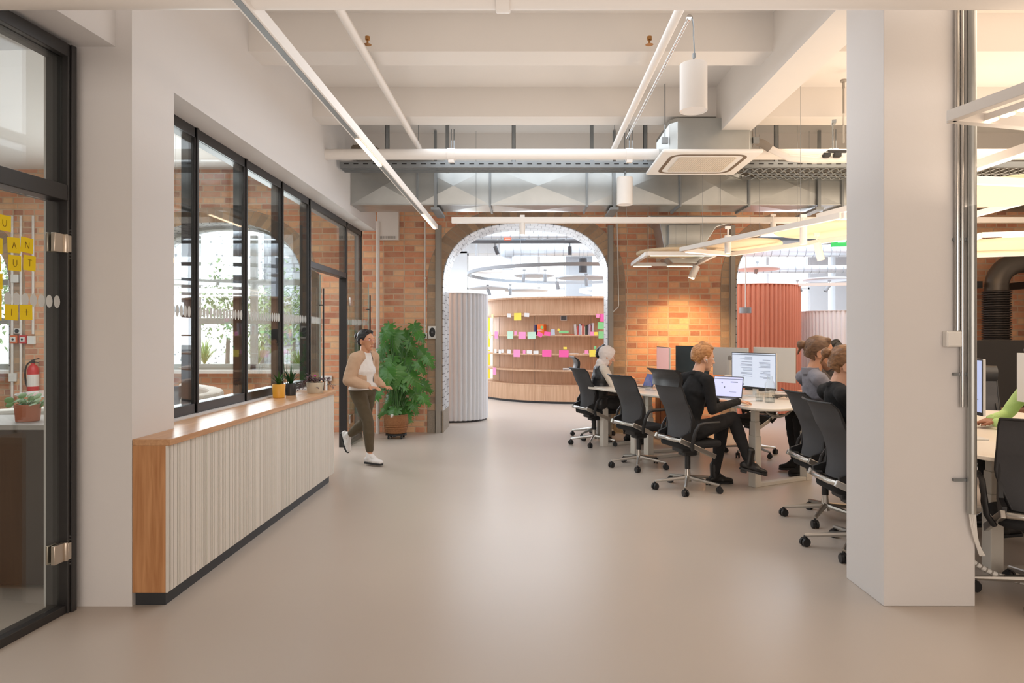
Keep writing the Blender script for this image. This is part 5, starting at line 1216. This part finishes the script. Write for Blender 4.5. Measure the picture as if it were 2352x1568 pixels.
for px, py, D, tl, lab in ((1204, 630, 13.5, .15, 'grey spot lamp under the middle ring disc'), (1252, 630, 13.5, 0, 'straight grey spot lamp under the ring disc edge'), (1279, 648, 13.6, -.2, 'grey spot lamp between the two ring discs'), (1346, 640, 13.2, -.1, 'grey spot lamp by the right ring disc'), (1120, 664, 14.8, -.4, 'tilted grey spot lamp low over the fluted column'), (1172, 663, 15, 0, 'straight grey spot lamp low over the bookcase'), (1739, 612, 13.2, .25, 'grey spot lamp beyond the second arch'), (1832, 655, 13.0, -.5, 'tilted dark spot lamp over the white booth, left'), (1905, 655, 13.0, .6, 'tilted dark spot lamp over the white booth, right')):
    spot_lamp(at(px, py, D), tl, 0, lab, .035, .14, FG, light=False)
r = root('cylinder_lamp', at(1339, 625, 13), 0, 'black cylinder pendant lamp at the right inside the big arch', 'pendant lamp'); m = MB(); m.lathe([(0, 0), (.085, 0), (.085, .26), (0, .26)], n=28); m.build('lamp_shade', FB, r, smooth=40); m = MB(); m.tube([(0, 0, .26), (0, 0, 1.41)], .004, 6); m.build('cord', FB, r)
r = root('pendant_lamp', at(1712, 719, 11.9), 0, 'small flat grey drum pendant lamp inside the second arch', 'pendant lamp'); m = MB(); m.lathe([(0, 0), (.10, 0), (.10, .10), (0, .10)], n=28); m.build('lamp_shade', FG, r, smooth=40); m = MB(); m.tube([(0, 0, .1), (.005, 0, 2.22)], .009, 6); m.build('cord', WPAINT, r)
r = root('slant_track', at(1830, 655, 12.9), -.25, 'pale track light rising to the right beyond the second arch', 'track'); m = MB(); m.box(0, 2.4, -.025, .025, -.02, .035); m.build('profile', WPAINT, r)
# ================================================================ PEOPLE
def capsule(mb, p0, r0, p1, r1, side=None, wide=1.0, n=16):
    p0 = Vector(p0); p1 = Vector(p1); d = p1-p0; L_ = d.length
    d = d/L_ if L_ > 1e-6 else Vector((0, 0, 1))
    s = Vector(side) if side is not None else (Vector((0, 1, 0)) if abs(d.y) < .9 else Vector((1, 0, 0)))
    s = (s-d*s.dot(d)).normalized(); t = d.cross(s); vs = []; R = []
    K = 5
    for i in range(K+1): a = PI/2*i/K; R.append((p0-d*r0*math.cos(a), r0*math.sin(a)))
    for i in range(K+1): a = PI/2*i/K; R.append((p1+d*r1*math.sin(a), r1*math.cos(a)))
    for c, r in R:
        r = max(r, 1e-4)
        for k in range(n):
            a = 2*PI*k/n; vs.append(c+s*math.cos(a)*r*wide+t*math.sin(a)*r)
    fs = []
    for i in range(len(R)-1):
        for k in range(n): a = i*n+k; b = i*n+(k+1) % n; fs.append((a, b, b+n, a+n))
    fs += [tuple(reversed(range(n))), tuple(range((len(R)-1)*n, len(R)*n))]
    mb.add(vs, fs)
def blob(mb, name, mat, parent, vox, smooth=3, wr=0.0, fr=14, cut=None):
    o = mb.build(name, mat, parent)
    md = o.modifiers.new('r', 'REMESH'); md.mode = 'VOXEL'; md.voxel_size = vox; md.adaptivity = 0
    ms = o.modifiers.new('s', 'SMOOTH'); ms.factor = .5; ms.iterations = smooth
    dg = bpy.context.evaluated_depsgraph_get(); dg.update()
    me = bpy.data.meshes.new_from_object(o.evaluated_get(dg)); o.modifiers.clear(); old = o.data; o.data = me; bpy.data.meshes.remove(old)
    if wr:
        me.update(); nr = [v.normal.copy() for v in me.vertices]
        for v, q in zip(me.vertices, nr):
            p = v.co; a = noise.noise(Vector((p.x*fr, p.y*fr, p.z*fr*1.7)))+.5*noise.noise(p*fr*2.3); v.co = p+q*a*wr
    if cut:
        b = bmesh.new(); b.from_mesh(me)
        for co, no in cut:
            bmesh.ops.bisect_plane(b, geom=b.verts[:]+b.edges[:]+b.faces[:], plane_co=co, plane_no=no, clear_outer=True)
        b.to_mesh(me); b.free()
    me.shade_smooth(); me.materials.clear(); me.materials.append(mat)
    return o
def V(*a): return Vector(a)
def hand(mb, w, d, up, sc=1.0, side=1, curl=.5, spread=1):
    # w wrist, d direction of the hand, up = back of the hand
    d = Vector(d).normalized(); up = (Vector(up)-d*Vector(up).dot(d)).normalized(); s = d.cross(up)*side
    w = Vector(w); pc = w+d*.045*sc
    for k in range(4):
        o = (-.030+.020*k)*sc; capsule(mb, w+s*o*.5+d*.01, .013*sc, w+s*o+d*.082*sc, .0105*sc, n=10)
        L_ = [.062, .074, .080, .072][k]*sc*.95
        a = w+s*o*1.08+d*.085*sc; q1 = curl*.5; b = a+(d*math.cos(q1)-up*math.sin(q1)+s*.05*(k-1.5)*spread)*L_*.5; q2 = curl*1.3; c = b+(d*math.cos(q2)-up*math.sin(q2))*L_*.45
        capsule(mb, a, .0092*sc, b, .0082*sc, n=10); capsule(mb, b, .0082*sc, c, .0068*sc, n=10)
    t0 = w+s*.022*sc+d*.02*sc; t1 = t0+(s*.75+d*.6-up*.25)*.042*sc; t2 = t1+(s*.25+d*.9-up*.3)*.032*sc
    capsule(mb, t0, .015*sc, t1, .0105*sc, n=10); capsule(mb, t1, .0105*sc, t2, .0082*sc, n=10)
EYEW = plain('eye_white', rgb(230, 226, 220), .3); EYED = plain('eye_dark', rgb(50, 36, 28), .2)
def person(label, loc, rz, J, skin, top, bottom, hair, shoe, sleeves='long', hair_style='short', hair_wide=1.0, head_yaw=0, head_pitch=0, headsz=1.08, shoe_h=.06, ankle_skin=False, top_name='sweater', extras=None, hands=True, low=True, scale=1.0):
    r = root('person', loc, rz, label, 'person'); r.scale = (scale,)*3
    g = {k: Vector(v) for k, v in J.items()}
    side = (g['shL']-g['shR']).normalized(); N_ = g['neck']; H = g['head']; pel = g['pelvis']; che = g['chest']
    Mh = Matrix.Translation(H) @ Matrix.Rotation(head_yaw, 4, 'Z') @ Matrix.Rotation(head_pitch, 4, 'Y') @ Matrix.Scale(headsz, 4)
    h = lambda x, y, z: Mh @ Vector((x, y, z))
    m = MB()
    def torso(mb, k, up=True):
        capsule(mb, g['hipL']+V(0, 0, .03), .085+k, g['hipR']+V(0, 0, .03), .085+k)
        capsule(mb, pel+V(0, 0, .06), .095+k, (pel+che)/2, .088+k, side, 1.32); capsule(mb, (pel+che)/2, .088+k, che, .100+k, side, 1.36)
        capsule(mb, che, .100+k, N_-V(0, 0, .085)+(che-N_)*.05, .066+k, side, 1.55)
        capsule(mb, g['shL'], .050+k, N_-V(0, 0, .03), .042+k*.8); capsule(mb, g['shR'], .050+k, N_-V(0, 0, .03), .042+k*.8)
    def arm(mb, s, k, fore=1.0):
        a, b, c = g['sh'+s], g['el'+s], g['wr'+s]; capsule(mb, a, .050+k, b, .037+k)
        if fore > 0: capsule(mb, b, .038+k, b.lerp(c, fore), .038+(.025-.038)*fore+k)
    def leg(mb, s, k, low_=1.0):
        a, b, c = g['hip'+s], g['kn'+s], g['an'+s]; capsule(mb, a, .083+k, b, .055+k)
        if low_ > 0: capsule(mb, b, .054+k, b.lerp(c, .35), .053+k); capsule(mb, b.lerp(c, .35), .053+k, b.lerp(c, low_), .053+(.032-.053)*low_+k)
    torso(m, -.004)
    for s in 'LR':
        arm(m, s, -.003); leg(m, s, -.004)
        an = g['an'+s]; t = g['toe'+s]; capsule(m, an, .032, an+V(0, 0, -.02), .032); capsule(m, an+(t-an)*.1, .028, t*.25+an*.75, .026)
        if hands:
            d = g.get('hd'+s, (g['wr'+s]-g['el'+s])); hand(m, g['wr'+s], d, g.get('hu'+s, V(0, 0, 1)), .98, 1 if s == 'R' else -1, J.get('curl'+s, .5) if not isinstance(J.get('curl'+s), tuple) else .5)
    capsule(m, N_-V(0, 0, .05), .058, h(-.015, 0, -.06), .053)
    # head: skull, face, jaw, nose, lips, ears
    m.ball(h(-.012, 0, .028), .096*headsz, .076*headsz, .092*headsz, 24, 18, Mh.to_3x3().to_4x4() @ Matrix.Scale(1/headsz, 4))
    capsule(m, h(.028, 0, .0), .062*headsz, h(.036, 0, -.062), .043*headsz, Mh.to_3x3() @ V(0, 1, 0), 1.02)
    capsule(m, h(.068, 0, -.092), .017*headsz, h(.055, 0, -.085), .03*headsz)
    capsule(m, h(.083, 0, .012), .008*headsz, h(.103, 0, -.024), .0115*headsz, n=12); capsule(m, h(.088, -.012, -.028), .008*headsz, h(.088, .012, -.028), .008*headsz, n=10)
    capsule(m, h(.080, -.018, -.055), .0075*headsz, h(.080, .018, -.055), .0075*headsz, n=10); capsule(m, h(.078, -.015, -.066), .0075*headsz, h(.078, .015, -.066), .0075*headsz, n=10)
    capsule(m, h(.078, -.03, .03), .008*headsz, h(.078, .03, .03), .008*headsz, n=10)
    for s in (-1, 1):
        e = MB(); 
        for i in range(9):
            a = -1.9+i*.48; m.ball(h(-.005-.014*math.cos(a), s*.077, -.008+.024*math.sin(a)), .006*headsz, .005*headsz, .008*headsz, 8, 6)
        m.ball(h(-.003, s*.073, -.01), .013*headsz, .006*headsz, .022*headsz, 10, 8)
    body = blob(m, 'body', skin, r, .0052, 2)
    for s in (-1, 1):
        m = MB(); m.ball(h(.073, s*.030, .008), .011*headsz); e = m.build('eye', EYEW, body, smooth=60); m = MB(); m.ball(h(.080, s*.030, .008), .0055*headsz); m.build('iris', EYED, r, smooth=60)
        m = MB(); m.tube([h(.080, s*.016, .027), h(.083, s*.03, .031), h(.074, s*.045, .027)], .0032, 6); m.build('eyebrow', hair, r)
    m = MB(); m.tube([h(.0855, -.02, -.060), h(.0905, 0, -.0605), h(.0855, .02, -.060)], .0035, 6); m.build('lips', plain('lips', rgb(176, 104, 92), .5), r)
    # clothes
    if top:
        m = MB(); torso(m, .010); capsule(m, N_-V(0, 0, .08), .074, N_-V(0, 0, .038), .062); hz = pel.z+.0
        for s in 'LR': capsule(m, g['hip'+s]+V(0, 0, .02), .110, pel+V(0, 0, .07), .112)
        for s in 'LR': arm(m, s, .009, {'long': .97, 'half': 0, 'elbow': .35, 'none': 0}[sleeves]) if sleeves != 'none' else None
        blob(m, top_name, top, r, .0085, 3, .0045, 13, cut=[(V(0, 0, hz), V(0, 0, -1))])
        if sleeves == 'long':
            for s in 'LR': m = MB(); b, c = g['el'+s], g['wr'+s]; m.tube([b.lerp(c, .93), b.lerp(c, .99)], .036, 18); m.build('cuff', top, r, smooth=50)
        m = MB(); m.tube([N_+V(0, 0, -.028), N_+V(.003, 0, -.006)], [.067, .063], 20); m.build('collar', top, r, smooth=50)
    if bottom:
        m = MB(); capsule(m, g['hipL']+V(0, 0, .02), .098, g['hipR']+V(0, 0, .02), .098); capsule(m, pel+V(0, 0, .03), .105, pel+V(0, 0, .08), .095, side, 1.32)
        for s in 'LR': leg(m, s, .010, .93 if not ankle_skin else .80)
        blob(m, 'trousers', bottom, r, .0085, 3, .005, 12)
    for s in 'LR':
        an = g['an'+s]; t = g['toe'+s]; d = (t-an); d = Vector(d).normalized(); sh = r
        fwd = g['toe'+s]-g['an'+s]; up = V(0, 0, 1)
        fl = Vector((fwd.x, fwd.y, 0)).normalized() if Vector((fwd.x, fwd.y, 0)).length > .05 else V(1, 0, 0)
        M3 = None
        m = MB(); dn = J.get('sole'+s); dn = Vector(dn).normalized() if dn else V(0, 0, -1)
        ff = (fwd-dn*fwd.dot(dn)).normalized(); heel = an-ff*.045+dn*.045
        capsule(m, an-ff*.01+dn*(-.02 if shoe_h < .1 else -.10), .038 if shoe_h < .1 else .044, an-ff*.005+dn*.02, .043); capsule(m, heel-dn*.005, .034, heel+ff*.13, .036, ff.cross(dn), 1.05); capsule(m, heel+ff*.12+dn*.004, .034, heel+ff*.205+dn*.010, .026, ff.cross(dn), 1.3)
        capsule(m, an+ff*.03+dn*.0, .030, heel+ff*.14, .030)
        so_ = blob(m, 'shoe', shoe, r, .006, 2)
        m = MB(); P = [(-.045, -.030), (-.055, 0), (-.045, .030), (.08, .038), (.14, .044), (.195, .030), (.212, 0), (.195, -.030), (.14, -.044), (.08, -.036)]
        lt = ff.cross(dn); bs = an+dn*.066; vs = [bs+ff*(x-.02)+lt*y for x, y in P]+[bs+ff*(x-.02)+lt*y+dn*.022 for x, y in P]; n = len(P)
        m.add(vs, [tuple(range(n)), tuple(range(n, 2*n))]+[(i, (i+1) % n, (i+1) % n+n, i+n) for i in range(n)])
        if shoe_h > .1: m.bar(bs-ff*.03+dn*.022, bs-ff*.03+dn*.045, .06, .055, up=ff)
        m.build('sole', J.get('solemat', BLACKP), so_, bevel=.004)
    # hair
    if hair_style:
        m = MB(); MR = Mh.to_3x3().to_4x4() @ Matrix.Scale(1/headsz, 4)
        if hair_style in ('short', 'bun', 'long'):
            m.ball(h(-.022, 0, .040), .100*headsz, .0835*headsz, .094*headsz, 28, 20, MR)
            capsule(m, h(.045, -.03, .100), .022*headsz, h(.045, .03, .100), .022*headsz)
            capsule(m, h(-.06, 0, .0), .058*headsz, h(-.055, 0, -.055), .046*headsz, Mh.to_3x3() @ V(0, 1, 0), 1.15)
            if hair_style == 'short': capsule(m, h(.05, .01, .105), .025*headsz, h(-.03, 0, .125), .03*headsz, Mh.to_3x3() @ V(0, 1, 0), 1.5)
            ho = blob(m, 'hair', hair, r, .006, 3, .003, 28, cut=[(h(.048, 0, .05), Mh.to_3x3() @ V(1, 0, -.55)), (h(0, 0, -.068), Mh.to_3x3() @ V(-.35, 0, -1))])
        if hair_style == 'bun':
            m = MB(); m.ball(h(-.135, 0, .055), .038, .036, .036); capsule(m, h(-.10, 0, .05), .026, h(-.125, 0, .055), .022); capsule(m, h(-.14, 0, .04), .014, h(-.155, .01, -.02), .006)
            blob(m, 'hair_bun', hair, r, .005, 2, .003, 35); m = MB(); m.tube([h(-.115, 0, .053), h(-.121, 0, .054)], .028, 16); m.build('hair_tie', hair, r)
        if hair_style == 'hijab':
            m = MB(); m.ball(h(-.016, 0, .030), .120, .098, .110, 28, 20, MR); capsule(m, h(-.02, 0, -.02), .082, h(.0, 0, -.085), .066); capsule(m, N_+V(.0, 0, .01), .072, N_+V(-.005, 0, -.03), .080, side, 1.15)
            capsule(m, h(.03, 0, -.075), .055, N_+V(.03, 0, .0), .06); blob(m, 'headscarf', hair, r, .007, 2, .005, 16, cut=[(h(.055, 0, -.02), Mh.to_3x3() @ V(1, 0, -.12))])
    if extras: extras(r, g, h, body)
    return r
def seated(head=(.12, 0, .82), lean=.06, knees=((.44, .11, .10), (.44, -.11, .10)), ank=((.42, .12, -.36), (.42, -.12, -.36)), wr=((.42, .14, .40), (.42, -.18, .40)), el=((.12, .26, .36), (.12, -.26, .36)), toe=None, neck=None, z=.48, sh=None, shw=.185, **kw):
    z0 = z; f = lambda p: (p[0], p[1], p[2]+z0)
    hx, hy, hz = head
    nk = neck or (hx-.045, hy, hz-.135)
    J = dict(pelvis=f((0, 0, .10)), chest=f((nk[0]*.72, hy*.6, nk[2]-.20)), neck=f(nk), head=f(head), shL=f((nk[0]-.005, shw+hy*.8, nk[2]-.075)), shR=f((nk[0]-.005, -shw+hy*.8, nk[2]-.075)),
             elL=f(el[0]), elR=f(el[1]), wrL=f(wr[0]), wrR=f(wr[1]), hipL=f((0, .09, .09)), hipR=f((0, -.09, .09)), knL=f(knees[0]), knR=f(knees[1]), anL=f(ank[0]), anR=f(ank[1]))
    for s, i in (('L', 0), ('R', 1)):
        J['toe'+s] = tuple(Vector(J['an'+s])+Vector((toe or ((.16, .02, -.05), (.16, -.02, -.05)))[i]))
    J.update(kw); return J
SK1 = plain('skin_light', rgb(222, 172, 144), .5, var=.05, scale=20); SK2 = plain('skin_warm', rgb(206, 150, 116), .5, var=.05, scale=20); SK3 = plain('skin_brown', rgb(150, 98, 72), .5, var=.05, scale=20)
BLK = plain('black_knit', rgb(26, 25, 26), .95, var=.15, scale=40); BLK2 = plain('black_trouser', rgb(30, 29, 31), .9, var=.1, scale=30)
GRYS = plain('grey_linen_shirt', rgb(132, 130, 138), .9, var=.08, scale=30, bump=.2, bscale=90); BTS = plain('black_boot', rgb(26, 24, 24), .42)
HRED = hairmat('hair_copper', rgb(156, 104, 60), rgb(204, 150, 98)); HBRN = hairmat('hair_brown', rgb(90, 64, 45), rgb(134, 100, 72)); HBRN2 = hairmat('hair_light_brown', rgb(108, 76, 50), rgb(160, 116, 78)); HBLK = plain('hair_black', rgb(30, 26, 26), .5, var=.2, scale=40)
# 1 person in black sweater
def ex1(r, g, h, body):
    m = MB(); 
    for k in range(3): c = g['elR'].lerp(g['wrR'], .955+.02*k); d = (g['wrR']-g['elR']).normalized(); m.tube([c-d*.003, c+d*.003], .0335, 20)
    m.build('gold_bracelet', plain('gold', rgb(214, 172, 84), .25, metal=.9), r, smooth=40)
    m = MB(); m.ball(h(.002, -.083, -.012), .008); m.tube([h(.004, -.086, -.014), h(.010, -.086, -.034)], .003, 6); m.build('white_earbud', WPLAST, r, smooth=50)
person('person with short copper hair in a black sweater typing at the desk, legs crossed', (1.56, 6.607, 0), math.radians(22),
       seated(head=(.17, -.02, .795), neck=(.095, -.01, .665), wr=((.42, .08, .365), (.50, -.13, .372)), el=((.20, .27, .30), (.10, -.25, .32)), knees=((.46, .06, .13), (.46, -.10, .21)), ank=((.40, .10, -.385), (.52, -.26, -.20)), toe=((.14, -.04, -.04), (.15, -.10, -.05)),
              hdR=(1, .05, -.06), hdL=(1, -.3, -.05), soleR=(-.25, .05, -1), z=.47), SK1, BLK, BLK2, HRED, BTS, hair_style='short', head_yaw=-.30, head_pitch=.18, shoe_h=.13, extras=ex1)
# 2 headscarf
def ex2(r, g, h, body):
    m = MB(); capsule(m, g['hipL'], .12, g['chest'], .122, V(0, 1, 0), 1.25); capsule(m, g['hipR'], .12, g['chest'], .122, V(0, 1, 0), 1.25); capsule(m, g['chest'], .122, g['neck']-V(.01, 0, .10), .10, V(0, 1, 0), 1.6); capsule(m, g['hipL'], .12, g['knL']*.5+g['hipL']*.5, .10); capsule(m, g['hipR'], .12, g['knR']*.5+g['hipR']*.5, .10)
    blob(m, 'black_vest', LEATH, r, .010, 3, .006, 10)
person('person in a pale headscarf and black vest bent over the far desk', (.97, 9.30, 0), math.radians(10),
       seated(head=(.13, -.02, .73), neck=(.05, 0, .62), wr=((.44, .12, .38), (.40, -.20, .375)), el=((.18, .26, .32), (.16, -.28, .30)), knees=((.42, .10, .12), (.44, -.10, .12)), ank=((.48, .10, -.375), (.54, -.12, -.375)), z=.47), SK1, plain('beige_sleeve', rgb(214, 202, 188), .9, sheen=.2), BLK2, plain('pale_scarf', rgb(228, 218, 214), .85), BTS, hair_style='hijab', head_yaw=-.12, head_pitch=.42, shoe_h=.13, extras=ex2, top_name='blouse')
# 3 person behind
person('person with black hair in black clothes mostly hidden behind the headscarf', (1.08, 9.95, 0), 0,
       seated(head=(.05, .0, .70), wr=((.38, .12, .38), (.26, -.10, .40)), el=((.1, .26, .34), (.12, -.24, .36))), SK2, BLK, BLK2, HBLK, BTS, hair_style='short', head_pitch=.2)
# 4 grey shirt, bun
def ex4(r, g, h, body):
    m = MB(); m.tube([g['neck']+V(-.01, 0, -.035), g['neck']+V(-.012, 0, .012)], [.078, .070], 20); m.build('shirt_collar', GRYS, r, smooth=50)
    m = MB(); capsule(m, h(.055, 0, -.092), .034, h(.028, 0, -.07), .047, V(0, 1, 0), 1.1); blob(m, 'stubble', plain('stubble', rgb(150, 108, 82), .8), r, .006, 2)
person('person with a brown hair bun and grey shirt, head turned to the right', (2.46, 5.50, 0), math.radians(-4),
       seated(head=(-.09, .0, .865), neck=(-.155, .0, .738), wr=((.44, .12, .36), (.40, -.16, .36)), el=((.14, .27, .34), (.12, -.27, .34)), shw=.20, z=.48), SK2, GRYS, BLK2, HBRN, BTS, hair_style='bun', head_yaw=-.32, head_pitch=.08, extras=ex4, top_name='shirt')
# 5 black top, light brown bun
person('person with a light brown bun and black shirt beside the big column', (2.32, 4.72, 0), math.radians(-6),
       seated(head=(-.10, .0, .80), neck=(-.175, .0, .682), wr=((.44, .12, .36), (.40, -.16, .36)), el=((.14, .27, .32), (.12, -.27, .32)), shw=.195, z=.48), SK1, BLK, plain('dark_trouser', rgb(48, 44, 46), .9), HBRN2, plain('brown_shoe', rgb(120, 84, 66), .5), hair_style='bun', head_yaw=-.30, head_pitch=.22)
# 6 the one behind, facing left
person('person in black facing left behind the grey shirt, hand at the face', (3.40, 7.46, 0), math.radians(192),
       seated(head=(.06, .02, .80), wr=((.22, -.04, .66), (.25, -.2, .37)), el=((.18, .24, .42), (.1, -.28, .33)), knees=((.55, .12, .11), (.50, -.10, .12)), ank=((.50, .12, -.38), (.42, -.14, -.38)), hdL=(-.3, -.2, 1), huL=(1, 0, 0), z=.48), SK2, plain('olive_top', rgb(78, 70, 66), .9), BLK2, HBLK, plain('black_suede', rgb(30, 28, 28), .9), hair_style='short', head_yaw=.2)
# 7 green
person('person in a light green long sleeved top at the right picture edge', (3.95, 5.1, 0), math.radians(182),
       seated(head=(.12, .0, .80), wr=((.50, .06, .37), (.42, -.10, .37)), el=((.30, .28, .37), (.18, -.27, .38)), z=.48), SK3, plain('light_green_rib', rgb(172, 202, 132), .85, bump=.2, bscale=80), BLK2, HBLK, BTS, hair_style='short', head_pitch=.2)
# 8 walking person
BEI = plain('beige_jacket', rgb(198, 164, 136), .9, var=.05, scale=20); OLV = plain('olive_trouser', rgb(88, 76, 58), .95, var=.08, scale=30)
Jw = dict(pelvis=(0, 0, .86), chest=(.02, 0, 1.08), neck=(.03, 0, 1.295), head=(.05, 0, 1.42), shL=(.0, .165, 1.22), shR=(.04, -.165, 1.22), elL=(-.08, .24, .98), elR=(.02, -.25, .98), wrL=(.12, .20, .88), wrR=(.22, -.14, .90),
          hipL=(0, .085, .83), hipR=(0, -.085, .83), knL=(-.06, .09, .46), knR=(.14, -.07, .50), anL=(-.33, .09, .28), anR=(.17, -.07, .105), toeL=(-.36, .09, .12), toeR=(.33, -.07, .05), soleL=(-1, 0, -.45), hdR=(1, .25, -.05), hdL=(1, -.2, 0))
def exw(r, g, h, body):
    m = MB(); k = .026
    capsule(m, g['chest']+V(-.02, 0, -.1), .095+k, g['neck']-V(.02, 0, .09), .070+k, V(0, 1, 0), 1.5); capsule(m, g['pelvis']+V(-.01, 0, .10), .10+k, g['chest']+V(-.02, 0, 0), .09+k, V(0, 1, 0), 1.38)
    for s in 'LR':
        capsule(m, g['sh'+s], .05+k, g['neck']-V(.01, 0, .035), .045+k*.6); capsule(m, g['sh'+s], .052+k, g['el'+s], .046+k); capsule(m, g['el'+s], .046+k, g['el'+s].lerp(g['wr'+s], .9), .034+k*.6)
    o = blob(m, 'open_jacket', BEI, r, .009, 3, .006, 11)
    # open the front of the jacket
    b = bmesh.new(); b.from_mesh(o.data)
    for co, no, cl in (((0, .06, 0), (0, 1, 0), 0), ((0, -.06, 0), (0, 1, 0), 0), ((.02, 0, 0), (1, 0, 0), 0), ((0, 0, .885), (0, 0, -1), 1)): bmesh.ops.bisect_plane(b, geom=b.verts[:]+b.edges[:]+b.faces[:], plane_co=co, plane_no=no, clear_outer=bool(cl))
    dl = [f for f in b.faces if f.calc_center_median().x > .02 and abs(f.calc_center_median().y) < .06]
    bmesh.ops.delete(b, geom=dl, context='FACES'); b.to_mesh(o.data); b.free()
    m = MB(); 
    for s in (-1, 1):
        m.tube([h(.092, s*.032+.017*math.cos(a), .006+.015*math.sin(a)) for a in [2*PI*i/14 for i in range(15)]], .0022, 6); m.tube([h(.092, s*.049, .008), h(.0, s*.080, .010)], .002, 6)
    m.tube([h(.094, -.015, .008), h(.094, .015, .008)], .002, 6); m.build('eyeglasses', plain('pink_glasses', rgb(196, 130, 120), .3), r, smooth=50)
wk = person('walking person in an open beige jacket, olive trousers and white sneakers', (-1.90, 7.95, 0), math.radians(-30), Jw, SK2, plain('white_tee', rgb(232, 226, 222), .9), OLV, HBLK, plain('white_sneaker', rgb(226, 222, 220), .6), sleeves='half', hair_style='bun', ankle_skin=True, top_name='t_shirt', extras=exw, headsz=1.04)
